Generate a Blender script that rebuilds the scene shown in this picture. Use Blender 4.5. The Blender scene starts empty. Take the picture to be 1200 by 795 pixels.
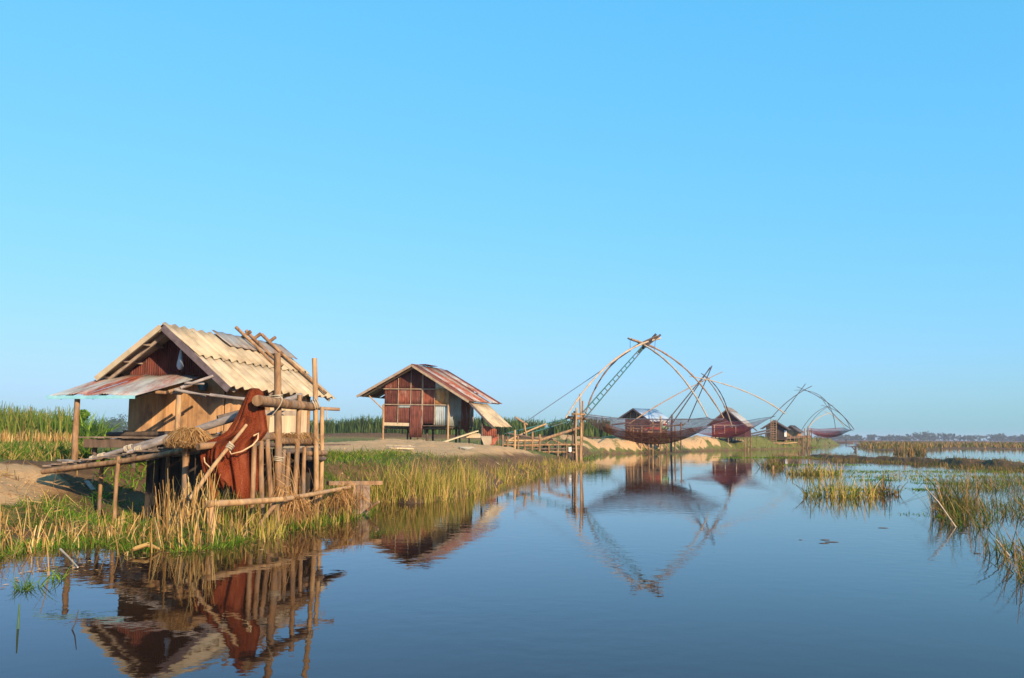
import bpy, math, random
import numpy as np
from mathutils import Vector, Matrix

random.seed(7)
RNG = np.random.default_rng(7)
SC = bpy.context.scene
COL = SC.collection

# ------------------------------------------------------------------ camera
FPX, EYE = 1050.0, 1.6
PITCH = math.atan((512 - 397.5) / FPX)
ROLL = math.radians(0.4)
CAMR = Matrix.Rotation(math.pi / 2 + PITCH, 3, 'X') @ Matrix.Rotation(ROLL, 3, 'Z')
CAMP = Vector((0, 0, EYE))
cam = bpy.data.cameras.new('camera')
camo = bpy.data.objects.new('camera', cam)
COL.objects.link(camo)
camo.matrix_world = Matrix.Translation(CAMP) @ CAMR.to_4x4()
cam.sensor_width = 36
cam.lens = FPX / 1200 * 36
cam.clip_start = 0.1
cam.clip_end = 20000
SC.camera = camo


def ray(px, py):
    return CAMR @ Vector(((px - 600) / FPX, (397.5 - py) / FPX, -1))


def P(px, py, Y):                       # a point of the place seen in this direction, Y metres ahead
    d = ray(px, py)
    return CAMP + d * (Y / d.y)


def G(px, py, z=0.0):                   # where that direction meets the level z
    d = ray(px, py)
    return CAMP + d * ((z - EYE) / d.z)


class Frame:                            # local axes of a hut: u along the ridge, v to its right
    def __init__(s, o, deg):
        s.o = Vector((o[0], o[1], 0))
        a = math.radians(deg)
        s.u = Vector((math.sin(a), math.cos(a), 0))
        s.v = Vector((math.cos(a), -math.sin(a), 0))

    def w(s, u, v, z):
        return s.o + s.u * u + s.v * v + Vector((0, 0, z))

    def at_u(s, px, py, u0):
        d = ray(px, py)
        t = (u0 - (CAMP - s.o).dot(s.u)) / d.dot(s.u)
        p = CAMP + d * t
        return (p - s.o).dot(s.v), p.z

    def at_v(s, px, py, v0):
        d = ray(px, py)
        t = (v0 - (CAMP - s.o).dot(s.v)) / d.dot(s.v)
        p = CAMP + d * t
        return (p - s.o).dot(s.u), p.z


# ------------------------------------------------------------------ materials
def nodes_of(name):
    m = bpy.data.materials.new(name)
    m.use_nodes = True
    nt = m.node_tree
    nt.nodes.clear()
    out = nt.nodes.new('ShaderNodeOutputMaterial')
    return m, nt, nt.nodes.new, nt.links.new, out


def ramp(new, stops, interp='LINEAR'):
    r = new('ShaderNodeValToRGB')
    r.color_ramp.interpolation = interp
    e = r.color_ramp.elements
    while len(e) > 1:
        e.remove(e[-1])
    for i, (p, c) in enumerate(stops):
        x = e[0] if i == 0 else e.new(p)
        x.position = p
        x.color = (c[0], c[1], c[2], 1)
    return r


def coords(new, link, stretch):
    g = new('ShaderNodeNewGeometry')
    mp = new('ShaderNodeMapping')
    mp.inputs['Scale'].default_value = stretch
    link(g.outputs['Position'], mp.inputs['Vector'])
    return g, mp


def mat(name, stops, scale=5.0, stretch=(1, 1, 1), rough=.85, bump=.3, island=.3, metallic=0.0, detail=6.0,
        spec=.3, bdist=.01, distort=0.0, spots=None, spot_col=(.1, .08, .06)):
    """weathered solid: noise ramp, per-piece brightness, bump and stains"""
    m, nt, new, link, out = nodes_of(name)
    g, mp = coords(new, link, stretch)
    n = new('ShaderNodeTexNoise')
    n.inputs['Scale'].default_value = scale
    n.inputs['Detail'].default_value = detail
    n.inputs['Roughness'].default_value = .65
    n.inputs['Distortion'].default_value = distort
    link(mp.outputs[0], n.inputs['Vector'])
    r = ramp(new, stops)
    link(n.outputs['Fac'], r.inputs[0])
    col = r.outputs[0]
    if spots is not None:
        n2 = new('ShaderNodeTexNoise')
        n2.inputs['Scale'].default_value = spots
        n2.inputs['Detail'].default_value = 8
        link(g.outputs['Position'], n2.inputs['Vector'])
        mr = new('ShaderNodeMapRange')
        mr.inputs[1].default_value = .52
        mr.inputs[2].default_value = .68
        link(n2.outputs['Fac'], mr.inputs[0])
        mx = new('ShaderNodeMix')
        mx.data_type = 'RGBA'
        mx.inputs[7].default_value = (*spot_col, 1)
        link(mr.outputs[0], mx.inputs[0])
        link(col, mx.inputs[6])
        col = mx.outputs[2]
    if island:
        hs = new('ShaderNodeHueSaturation')
        mr = new('ShaderNodeMapRange')
        mr.inputs[3].default_value = 1 - island
        mr.inputs[4].default_value = 1 + island
        link(g.outputs['Random Per Island'], mr.inputs[0])
        link(mr.outputs[0], hs.inputs['Value'])
        link(col, hs.inputs['Color'])
        col = hs.outputs[0]
    b = new('ShaderNodeBsdfPrincipled')
    b.inputs['Roughness'].default_value = rough
    b.inputs['Metallic'].default_value = metallic
    b.inputs['Specular IOR Level'].default_value = spec
    link(col, b.inputs['Base Color'])
    if bump:
        bp = new('ShaderNodeBump')
        bp.inputs['Strength'].default_value = bump
        bp.inputs['Distance'].default_value = bdist
        link(n.outputs['Fac'], bp.inputs['Height'])
        link(bp.outputs[0], b.inputs['Normal'])
    link(b.outputs[0], out.inputs[0])
    return m


def sheet_mat(name, base, rust, amount, scale=1.6, rough=.5, metal=.25, stretch=(1, 1, .35)):
    """corrugated iron: base metal or paint eaten by rust in streaks"""
    m, nt, new, link, out = nodes_of(name)
    g, mp = coords(new, link, stretch)
    n = new('ShaderNodeTexNoise')
    n.inputs['Scale'].default_value = scale
    n.inputs['Detail'].default_value = 10
    n.inputs['Roughness'].default_value = .7
    link(mp.outputs[0], n.inputs['Vector'])
    mr = new('ShaderNodeMapRange')
    mr.inputs[1].default_value = 1 - amount - .13
    mr.inputs[2].default_value = 1 - amount + .07
    mr.inputs[3].default_value = 1
    mr.inputs[4].default_value = 0
    inv = new('ShaderNodeMath')
    inv.operation = 'SUBTRACT'
    inv.inputs[0].default_value = 1
    link(n.outputs['Fac'], mr.inputs[0])
    link(mr.outputs[0], inv.inputs[1])
    n3 = new('ShaderNodeTexNoise')
    n3.inputs['Scale'].default_value = 6
    n3.inputs['Detail'].default_value = 9
    link(mp.outputs[0], n3.inputs['Vector'])
    rr = ramp(new, [(.3, tuple(c * .55 for c in rust)), (.7, tuple(min(1, c * 1.5) for c in rust))])
    link(n3.outputs['Fac'], rr.inputs[0])
    br = ramp(new, [(.3, tuple(c * .75 for c in base)), (.7, tuple(min(1, c * 1.12) for c in base))])
    link(n3.outputs['Fac'], br.inputs[0])
    mx = new('ShaderNodeMix')
    mx.data_type = 'RGBA'
    link(inv.outputs[0], mx.inputs[0])
    link(br.outputs[0], mx.inputs[6])
    link(rr.outputs[0], mx.inputs[7])
    b = new('ShaderNodeBsdfPrincipled')
    b.inputs['Metallic'].default_value = 0
    mm = new('ShaderNodeMapRange')
    mm.inputs[3].default_value = metal
    mm.inputs[4].default_value = 0
    link(inv.outputs[0], mm.inputs[0])
    link(mm.outputs[0], b.inputs['Metallic'])
    r2 = new('ShaderNodeMapRange')
    r2.inputs[3].default_value = rough
    r2.inputs[4].default_value = .9
    link(inv.outputs[0], r2.inputs[0])
    link(r2.outputs[0], b.inputs['Roughness'])
    link(mx.outputs[2], b.inputs['Base Color'])
    bp = new('ShaderNodeBump')
    bp.inputs['Strength'].default_value = .25
    bp.inputs['Distance'].default_value = .01
    link(n3.outputs['Fac'], bp.inputs['Height'])
    link(bp.outputs[0], b.inputs['Normal'])
    link(b.outputs[0], out.inputs[0])
    return m


def blade_mat(name, stops, trans=.35):
    """thin leaves: each blade its own colour, some light through"""
    m, nt, new, link, out = nodes_of(name)
    g = new('ShaderNodeNewGeometry')
    r = ramp(new, stops)
    link(g.outputs['Random Per Island'], r.inputs[0])
    n = new('ShaderNodeTexNoise')
    n.inputs['Scale'].default_value = .8
    link(g.outputs['Position'], n.inputs['Vector'])
    mr = new('ShaderNodeMapRange')
    mr.inputs[1].default_value = .3
    mr.inputs[2].default_value = .7
    mr.inputs[3].default_value = .7
    mr.inputs[4].default_value = 1.25
    link(n.outputs['Fac'], mr.inputs[0])
    hs = new('ShaderNodeHueSaturation')
    link(mr.outputs[0], hs.inputs['Value'])
    link(r.outputs[0], hs.inputs['Color'])
    d = new('ShaderNodeBsdfDiffuse')
    t = new('ShaderNodeBsdfTranslucent')
    link(hs.outputs[0], d.inputs[0])
    link(hs.outputs[0], t.inputs[0])
    mx = new('ShaderNodeMixShader')
    mx.inputs[0].default_value = trans
    link(d.outputs[0], mx.inputs[1])
    link(t.outputs[0], mx.inputs[2])
    link(mx.outputs[0], out.inputs[0])
    return m


def net_mat(name, c1, c2, opacity, scale=3.0):
    """fine mesh seen from afar: partly see-through cloth"""
    m, nt, new, link, out = nodes_of(name)
    g = new('ShaderNodeNewGeometry')
    n = new('ShaderNodeTexNoise')
    n.inputs['Scale'].default_value = scale
    n.inputs['Detail'].default_value = 6
    link(g.outputs['Position'], n.inputs['Vector'])
    r = ramp(new, [(.3, c1), (.7, c2)])
    link(n.outputs['Fac'], r.inputs[0])
    d = new('ShaderNodeBsdfDiffuse')
    link(r.outputs[0], d.inputs[0])
    tr = new('ShaderNodeBsdfTransparent')
    mx = new('ShaderNodeMixShader')
    mr = new('ShaderNodeMapRange')
    mr.inputs[1].default_value = .3
    mr.inputs[2].default_value = .7
    mr.inputs[3].default_value = max(0, opacity - .12)
    mr.inputs[4].default_value = min(1, opacity + .12)
    link(n.outputs['Fac'], mr.inputs[0])
    link(mr.outputs[0], mx.inputs[0])
    link(tr.outputs[0], mx.inputs[1])
    link(d.outputs[0], mx.inputs[2])
    link(mx.outputs[0], out.inputs[0])
    return m




def net_cloth():
    m, nt, new, link, out = nodes_of('rust_red_netting')
    g, mp = coords(new, link, (1, 1, .45))
    n = new('ShaderNodeTexNoise')
    n.inputs['Scale'].default_value = 5
    n.inputs['Detail'].default_value = 8
    link(mp.outputs[0], n.inputs['Vector'])
    f = new('ShaderNodeTexNoise')
    f.inputs['Scale'].default_value = 75
    f.inputs['Detail'].default_value = 3
    link(g.outputs['Position'], f.inputs['Vector'])
    av = new('ShaderNodeMix')
    av.inputs[0].default_value = .5
    link(n.outputs['Fac'], av.inputs[2])
    link(f.outputs['Fac'], av.inputs[3])
    r = ramp(new, [(.32, (.055, .012, .006)), (.5, (.155, .032, .013)), (.68, (.26, .078, .038))])
    link(av.outputs[0], r.inputs[0])
    b = new('ShaderNodeBsdfDiffuse')
    link(r.outputs[0], b.inputs[0])
    bp = new('ShaderNodeBump')
    bp.inputs['Strength'].default_value = .8
    bp.inputs['Distance'].default_value = .03
    link(av.outputs[0], bp.inputs['Height'])
    link(bp.outputs[0], b.inputs['Normal'])
    tr = new('ShaderNodeBsdfTransparent')
    mr = new('ShaderNodeMapRange')
    mr.inputs[1].default_value = .36
    mr.inputs[2].default_value = .46
    mr.inputs[3].default_value = .52
    mr.inputs[4].default_value = .9
    link(av.outputs[0], mr.inputs[0])
    mx = new('ShaderNodeMixShader')
    link(mr.outputs[0], mx.inputs[0])
    link(tr.outputs[0], mx.inputs[1])
    link(b.outputs[0], mx.inputs[2])
    link(mx.outputs[0], out.inputs[0])
    return m


M = {}
M['log'] = mat('weathered_log', [(.3, (.06, .033, .017)), (.5, (.225, .13, .065)), (.75, (.36, .23, .13))], 9, (1, 1, .25), spots=2.5, spot_col=(.16, .12, .09))
M['pale_log'] = mat('pale_stripped_log', [(.3, (.17, .09, .04)), (.55, (.39, .245, .12)), (.8, (.5, .34, .185))], 8, (1, 1, .3), spots=3, spot_col=(.3, .2, .12))
M['dark_log'] = mat('damp_dark_log', [(.3, (.05, .038, .03)), (.7, (.15, .11, .085))], 8, (1, 1, .3))
M['grey_log'] = mat('grey_dry_log', [(.3, (.13, .11, .10)), (.7, (.33, .28, .25))], 9, (.4, .4, 1))
M['bamboo'] = mat('pale_bamboo', [(.3, (.26, .19, .13)), (.7, (.46, .37, .27))], 6, (1, 1, 1))
M['brown_bamboo'] = mat('brown_bamboo', [(.3, (.17, .1, .06)), (.7, (.34, .23, .15))], 6, (1, 1, .3))
M['dark_pole'] = mat('dark_pole', [(.3, (.035, .035, .045)), (.7, (.09, .085, .09))], 6)
M['plank'] = mat('wall_planks', [(.25, (.25, .125, .055)), (.5, (.44, .25, .115)), (.78, (.55, .345, .18))], 3.2, (3, 3, .3), island=.24, bump=.4, spots=2.2, spot_col=(.2, .115, .06))
M['pale_plank'] = mat('pale_side_planks', [(.3, (.46, .34, .2)), (.7, (.66, .52, .35))], 4, (3, 3, .4), island=.2)
M['grey_plank'] = mat('grey_planks', [(.3, (.16, .125, .10)), (.7, (.38, .31, .25))], 5, (1.5, 1.5, .6), island=.3)
M['deck_plank'] = mat('dark_deck_planks', [(.3, (.09, .062, .045)), (.7, (.26, .19, .14))], 5, (1.2, 1.2, 2), island=.35)
M['tan_sheet'] = mat('tan_fibre_cement', [(.3, (.23, .175, .11)), (.5, (.40, .32, .21)), (.72, (.49, .405, .285))], 1.6, (1, 1, 1), island=.08, bump=.15, spots=.9, spot_col=(.27, .215, .15))
M['tan_under'] = M['tan_sheet']
M['barge'] = mat('dark_barge_board', [(.3, (.06, .045, .05)), (.7, (.14, .11, .12))], 5)
M['zinc'] = sheet_mat('grey_zinc', (.44, .48, .46), (.2, .07, .035), .30)
M['zinc_stain'] = sheet_mat('stained_zinc', (.43, .46, .43), (.24, .065, .03), .47)
M['old_zinc'] = sheet_mat('dull_zinc', (.33, .31, .27), (.20, .12, .075), .48)
M['rust'] = sheet_mat('rusted_iron', (.36, .30, .25), (.14, .040, .025), .64)
M['deep_rust'] = sheet_mat('deep_rusted_iron', (.22, .15, .12), (.095, .024, .016), .70)
M['bright_rust'] = sheet_mat('orange_rusted_iron', (.42, .34, .28), (.235, .062, .032), .64)
M['orange_zinc'] = sheet_mat('orange_patched_zinc', (.44, .45, .40), (.5, .22, .06), .5, scale=1.0)
M['awning'] = sheet_mat('awning_iron', (.38, .42, .41), (.19, .042, .02), .46, scale=2.2, stretch=(.8, .13, .3))
M['blue_trim'] = mat('pale_blue_paint', [(.3, (.14, .38, .46)), (.7, (.28, .55, .62))], 4, island=0)
M['blue_sheet'] = mat('bluish_zinc_roof', [(.3, (.36, .44, .52)), (.7, (.50, .58, .66))], 2, rough=.35, metallic=.4, island=0)
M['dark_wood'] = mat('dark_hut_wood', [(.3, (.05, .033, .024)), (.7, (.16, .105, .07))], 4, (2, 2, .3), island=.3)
M['dark_roof'] = mat('dark_roof_iron', [(.3, (.035, .035, .04)), (.7, (.10, .10, .11))], 3)
M['red_wall'] = mat('dark_red_wall', [(.3, (.040, .012, .011)), (.7, (.085, .024, .021))], 3, (2, 2, .3), island=.15)
M['stripe_roof'] = sheet_mat('mixed_sheet_roof', (.50, .42, .28), (.24, .27, .32), .5, scale=.9, stretch=(1, 1, .1))
M['teal'] = mat('teal_painted_steel', [(.3, (.012, .06, .065)), (.7, (.022, .13, .13))], 3, rough=.5, island=.15, spots=1.2, spot_col=(.09, .07, .05))
M['rope'] = mat('pale_rope', [(.3, (.30, .24, .16)), (.7, (.46, .39, .29))], 20, island=0)
M['dark_rope'] = mat('dark_rope', [(.3, (.05, .06, .09)), (.7, (.12, .13, .17))], 20, island=0)
M['shade_board'] = mat('shade_black_boards', [(.3, (.012, .010, .008)), (.7, (.04, .032, .025))], 5, (2, 2, .4))  # near black, deep shade put into the board colour
M['black_wood'] = mat('blackened_hut_wood', [(.3, (.02, .016, .013)), (.7, (.065, .048, .036))], 4, (2, 2, .3), island=.3)
M['batten'] = mat('dusty_battens', [(.3, (.22, .15, .10)), (.7, (.42, .32, .23))], 5)
M['straw'] = blade_mat('dry_straw', [(0, (.13, .06, .022)), (.35, (.26, .135, .05)), (.7, (.40, .23, .09)), (1, (.52, .34, .16))], .15)
M['white'] = mat('white_tin', [(.3, (.66, .66, .64)), (.7, (.8, .8, .78))], 5, rough=.4, island=0)
M['green_plastic'] = mat('pale_green_plastic', [(.3, (.25, .55, .25)), (.7, (.4, .68, .36))], 3, rough=.4, island=0)
M['cream'] = mat('cream_plastic', [(.3, (.72, .62, .5)), (.7, (.8, .7, .58))], 3, rough=.4, island=0)
M['red_cloth'] = mat('red_cloth', [(.3, (.25, .03, .02)), (.7, (.4, .06, .04))], 3, island=0)
M['hang_net'] = net_cloth()
M['bag'] = mat('milky_plastic_bag', [(.3, (.3, .36, .42)), (.7, (.5, .56, .6))], 9, rough=.35, island=0)
M['cord'] = mat('straw_coloured_cord', [(.3, (.5, .33, .17)), (.7, (.62, .45, .26))], 20, island=0)
M['net_brown'] = net_mat('brown_lift_netting', (.10, .038, .026), (.18, .078, .052), .74)
M['net_rim'] = net_mat('blue_grey_lift_netting', (.10, .05, .055), (.16, .09, .09), .36)
M['net_red'] = net_mat('red_lift_netting', (.17, .03, .03), (.26, .06, .055), .6)
M['net_thin'] = net_mat('thin_red_netting', (.17, .04, .05), (.26, .08, .09), .32)
M['skin'] = mat('skin', [(.3, (.2, .11, .07)), (.7, (.26, .15, .1))], 5, island=0)
M['dark_cloth'] = mat('dark_clothing', [(.3, (.015, .018, .03)), (.7, (.04, .045, .06))], 5, island=0)
M['foliage_far'] = blade_mat('far_tree_leaves', [(0, (.02, .045, .02)), (.6, (.045, .085, .035)), (1, (.075, .12, .05))], .2)
M['foliage'] = blade_mat('bush_leaves', [(0, (.05, .11, .015)), (.6, (.12, .23, .025)), (1, (.26, .36, .05))], .4)
M['bark'] = M['dark_log']
M['bank_grass'] = blade_mat('bank_grass', [(0, (.035, .085, .012)), (.35, (.08, .155, .02)), (.65, (.17, .21, .03)), (.85, (.34, .25, .08)), (1, (.42, .28, .11))])
M['green_weed'] = blade_mat('water_weed', [(0, (.05, .12, .014)), (.5, (.11, .22, .02)), (1, (.24, .34, .04))], .4)
M['dry_reed'] = blade_mat('dry_reeds', [(0, (.22, .11, .035)), (.4, (.40, .235, .08)), (.75, (.52, .34, .13)), (1, (.60, .44, .2))], .25)
M['mixed_reed'] = blade_mat('mixed_reeds', [(0, (.10, .15, .02)), (.28, (.22, .24, .035)), (.5, (.40, .33, .07)), (.75, (.48, .31, .1)), (1, (.5, .3, .13))], .35)
M['marsh_reed'] = blade_mat('marsh_reeds', [(0, (.045, .07, .018)), (.4, (.12, .14, .03)), (.58, (.2, .14, .045)), (.8, (.31, .165, .07)), (1, (.44, .27, .12))], .3)
M['green_stalk'] = mat('green_stalk', [(.3, (.035, .075, .02)), (.7, (.08, .14, .04))], 8, island=0)
M['cane'] = blade_mat('tall_cane', [(0, (.06, .115, .018)), (.5, (.13, .2, .03)), (.78, (.24, .25, .05)), (1, (.34, .22, .08))], .35)
M['far_cane'] = blade_mat('far_cane', [(0, (.035, .075, .022)), (.6, (.075, .13, .035)), (1, (.14, .17, .05))], .3)


def ground_mat():
    m, nt, new, link, out = nodes_of('earth_and_turf')
    g, mp = coords(new, link, (1, 1, 1))
    at = new('ShaderNodeAttribute')
    at.attribute_name = 'soil'
    sep = new('ShaderNodeSeparateColor')
    link(at.outputs['Color'], sep.inputs[0])
    n = new('ShaderNodeTexNoise')
    n.inputs['Scale'].default_value = 2.2
    n.inputs['Detail'].default_value = 12
    n.inputs['Roughness'].default_value = .7
    link(mp.outputs[0], n.inputs['Vector'])
    v = new('ShaderNodeTexNoise')
    v.inputs['Scale'].default_value = 14
    v.inputs['Detail'].default_value = 8
    v.inputs['Roughness'].default_value = .75
    link(mp.outputs[0], v.inputs['Vector'])
    turf = ramp(new, [(.25, (.045, .06, .014)), (.5, (.11, .12, .03)), (.75, (.23, .17, .06))])
    sand = ramp(new, [(.25, (.27, .16, .075)), (.5, (.46, .29, .145)), (.78, (.60, .42, .24))])
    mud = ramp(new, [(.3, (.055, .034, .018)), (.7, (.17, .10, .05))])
    dry = ramp(new, [(.3, (.20, .12, .055)), (.7, (.37, .23, .10))])
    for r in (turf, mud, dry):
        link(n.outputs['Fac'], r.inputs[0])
    av = new('ShaderNodeMix')
    av.inputs[0].default_value = .55
    link(n.outputs['Fac'], av.inputs[2])
    link(v.outputs['Fac'], av.inputs[3])
    link(av.outputs[0], sand.inputs[0])
    cur = turf.outputs[0]
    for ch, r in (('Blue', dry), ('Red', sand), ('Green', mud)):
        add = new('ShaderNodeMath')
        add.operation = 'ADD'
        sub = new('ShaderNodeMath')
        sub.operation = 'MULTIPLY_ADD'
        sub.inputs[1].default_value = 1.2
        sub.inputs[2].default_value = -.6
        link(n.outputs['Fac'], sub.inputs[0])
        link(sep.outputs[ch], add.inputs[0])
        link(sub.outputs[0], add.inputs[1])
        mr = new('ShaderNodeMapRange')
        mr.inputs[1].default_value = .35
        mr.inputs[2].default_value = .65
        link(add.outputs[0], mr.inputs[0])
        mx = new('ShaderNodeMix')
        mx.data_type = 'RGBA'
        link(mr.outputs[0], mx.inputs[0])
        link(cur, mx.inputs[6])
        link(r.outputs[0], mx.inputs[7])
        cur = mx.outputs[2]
    b = new('ShaderNodeBsdfPrincipled')
    b.inputs['Roughness'].default_value = .95
    b.inputs['Specular IOR Level'].default_value = .15
    link(cur, b.inputs['Base Color'])
    bp = new('ShaderNodeBump')
    bp.inputs['Strength'].default_value = .7
    bp.inputs['Distance'].default_value = .08
    link(v.outputs['Fac'], bp.inputs['Height'])
    link(bp.outputs[0], b.inputs['Normal'])
    link(b.outputs[0], out.inputs[0])
    return m


def water_mat():
    m, nt, new, link, out = nodes_of('canal_water')
    g, mp = coords(new, link, (1, 1, 1))
    n1 = new('ShaderNodeTexNoise')
    n1.inputs['Scale'].default_value = 3.4
    n1.inputs['Detail'].default_value = 3
    n2 = new('ShaderNodeTexNoise')
    n2.inputs['Scale'].default_value = .22
    n2.inputs['Detail'].default_value = 2
    link(mp.outputs[0], n1.inputs['Vector'])
    link(mp.outputs[0], n2.inputs['Vector'])
    mr = new('ShaderNodeMapRange')          # calm patches and ruffled patches
    mr.inputs[1].default_value = .35
    mr.inputs[2].default_value = .7
    mr.inputs[3].default_value = .15
    mr.inputs[4].default_value = 1.15
    link(n2.outputs['Fac'], mr.inputs[0])
    mul = new('ShaderNodeMath')
    mul.operation = 'MULTIPLY'
    link(n1.outputs['Fac'], mul.inputs[0])
    link(mr.outputs[0], mul.inputs[1])
    bp = new('ShaderNodeBump')
    bp.inputs['Strength'].default_value = 1.0
    bp.inputs['Distance'].default_value = WATER_BUMP
    link(mul.outputs[0], bp.inputs['Height'])
    b = new('ShaderNodeBsdfPrincipled')
    b.inputs['Base Color'].default_value = (.020, .010, .006, 1)
    b.inputs['Roughness'].default_value = .02
    b.inputs['IOR'].default_value = 1.23
    b.inputs['Specular IOR Level'].default_value = .43
    link(bp.outputs[0], b.inputs['Normal'])
    link(b.outputs[0], out.inputs[0])
    return m


WATER_BUMP = .0035


# ------------------------------------------------------------------ objects
def tag(o, label=None, cat=None, group=None, kind=None):
    for k, v in (('label', label), ('category', cat), ('group', group), ('kind', kind)):
        if v:
            o[k] = v
    return o


def thing(name, label, cat, loc, group=None):
    o = bpy.data.objects.new(name, None)
    o.empty_display_size = .2
    COL.objects.link(o)
    o.location = loc
    return tag(o, label, cat, group)


def wpos(o):
    p = Vector((0, 0, 0))
    while o is not None:
        p += o.location
        o = o.parent
    return p


class MB:
    def __init__(s):
        s.v = []
        s.f = []
        s.sm = []

    def add(s, vs, fs, smooth=False):
        k = len(s.v)
        s.v += [tuple(p) for p in vs]
        s.f += [tuple(i + k for i in f) for f in fs]
        s.sm += [smooth] * len(fs)

    def tube(s, pts, r0, r1=None, n=8, wob=0.0, cap=True, knots=0):
        pts = [Vector(p) for p in pts]
        r1 = r0 if r1 is None else r1
        m = len(pts)
        vs, fs = [], []
        ref = None
        for i, p in enumerate(pts):
            t = (pts[min(i + 1, m - 1)] - pts[max(i - 1, 0)]).normalized()
            if ref is None:
                ref = Vector((0, 0, 1)) if abs(t.z) < .9 else Vector((1, 0, 0))
            a = t.cross(ref).normalized()
            b = a.cross(t).normalized()
            ref = b
            r = r0 + (r1 - r0) * i / max(1, m - 1)
            if knots and i % knots == 0 and 0 < i < m - 1:
                r *= 1.35
            for k in range(n):
                an = 2 * math.pi * k / n
                rr = r * (1 + random.uniform(-wob, wob))
                vs.append(p + a * math.cos(an) * rr + b * math.sin(an) * rr)
        for i in range(m - 1):
            for k in range(n):
                fs.append((i * n + k, i * n + (k + 1) % n, (i + 1) * n + (k + 1) % n, (i + 1) * n + k))
        s.add(vs, fs, True)
        if cap:
            s.add([vs[k] for k in range(n)], [tuple(range(n - 1, -1, -1))])
            s.add([vs[(m - 1) * n + k] for k in range(n)], [tuple(range(n))])
        return s

    def log(s, a, b, r0, r1=None, n=9, bend=.012, seg=7, wob=.07):
        """a slightly crooked trunk from a to b"""
        a, b = Vector(a), Vector(b)
        L = (b - a).length
        side = Vector((random.uniform(-1, 1), random.uniform(-1, 1), random.uniform(-.6, .6)))
        ph = random.uniform(0, 6)
        pts = []
        for i in range(seg + 1):
            t = i / seg
            pts.append(a.lerp(b, t) + side * (L * bend * math.sin(math.pi * t) + L * bend * .35 * math.sin(7 * t + ph) * math.sin(math.pi * t)))
        return s.tube(pts, r0, r1, n, wob)

    def beam(s, a, b, w, h, up=(0, 0, 1)):
        a, b = Vector(a), Vector(b)
        t = (b - a).normalized()
        up = Vector(up)
        side = t.cross(up).normalized()
        u2 = side.cross(t).normalized()
        vs = []
        for p in (a, b):
            for x, y in ((-1, -1), (1, -1), (1, 1), (-1, 1)):
                vs.append(p + side * (x * w / 2) + u2 * (y * h / 2))
        s.add(vs, [(0, 1, 2, 3), (7, 6, 5, 4), (0, 4, 5, 1), (1, 5, 6, 2), (2, 6, 7, 3), (3, 7, 4, 0)])
        return s

    def slab(s, quad, th):
        q = [Vector(p) for p in quad]
        n = (q[1] - q[0]).cross(q[3] - q[0]).normalized() * th
        vs = q + [p + n for p in q]
        s.add(vs, [(3, 2, 1, 0), (4, 5, 6, 7), (0, 1, 5, 4), (1, 2, 6, 5), (2, 3, 7, 6), (3, 0, 4, 7)])
        return s

    def corr(s, A, B, C, D, nw, amp, th=.008, per=6, rows=3, jag=0.0, warp=0.0):
        """corrugated sheet: A,B the top edge, D,C the bottom edge"""
        A, B, C, D = (Vector(p) for p in (A, B, C, D))
        nn = (B - A).cross(D - A).normalized()
        if nn.z < 0:
            nn = -nn
        m = nw * per + 1
        lay = []
        jg = [random.uniform(-jag, jag) for _ in range(nw + 2)]
        ph = random.uniform(0, 6)
        for off in (0, -th):
            g = []
            for j in range(rows + 1):
                t = j / rows
                for i in range(m):
                    x = i / (m - 1)
                    top, bot = A.lerp(B, x), D.lerp(C, x)
                    tt = t * (1 + (jg[int(x * nw)] if j == rows else 0))
                    p = top.lerp(bot, tt) + nn * (amp * math.sin(2 * math.pi * x * nw) + off + warp * math.sin(3.1 * x + ph + 2 * t))
                    g.append(p)
            lay.append(g)
        vs = lay[0] + lay[1]
        o = len(lay[0])
        fs = []
        for j in range(rows):
            for i in range(m - 1):
                a = j * m + i
                fs.append((a, a + 1, a + m + 1, a + m))
                fs.append((o + a + m, o + a + m + 1, o + a + 1, o + a))
        s.add(vs, fs, True)
        e = []
        for i in range(m - 1):
            e.append((i + 1, i, o + i, o + i + 1))
            b = rows * m + i
            e.append((b, b + 1, o + b + 1, o + b))
        for j in range(rows):
            e.append((j * m, j * m + m, o + j * m + m, o + j * m))
            b = j * m + m - 1
            e.append((b + m, b, o + b, o + b + m))
        k = len(s.v) - len(vs)
        s.f += [tuple(i + k for i in f) for f in e]
        s.sm += [False] * len(e)
        return s

    def ring(s, c, axis, R, r, n=14, m=6, turns=1, pitch=0):
        axis = Vector(axis).normalized()
        a = axis.orthogonal().normalized()
        b = axis.cross(a)
        pts = []
        for i in range(int(n * turns) + 1):
            an = 2 * math.pi * i / n
            pts.append(Vector(c) + a * math.cos(an) * R + b * math.sin(an) * R + axis * (pitch * i / n))
        return s.tube(pts, r, r, m)

    def lathe(s, c, prof, n=16, wob=0):
        c = Vector(c)
        vs, fs = [], []
        for r, z in prof:
            for k in range(n):
                an = 2 * math.pi * k / n
                rr = r * (1 + random.uniform(-wob, wob))
                vs.append(c + Vector((rr * math.cos(an), rr * math.sin(an), z)))
        for i in range(len(prof) - 1):
            for k in range(n):
                fs.append((i * n + k, i * n + (k + 1) % n, (i + 1) * n + (k + 1) % n, (i + 1) * n + k))
        s.add(vs, fs, True)
        return s

    def build(s, name, m, parent=None, at=None):
        o = obj_np(name, np.array(s.v, dtype=np.float64).reshape(-1, 3), s.f, m, parent, at, s.sm)
        return o


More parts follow.
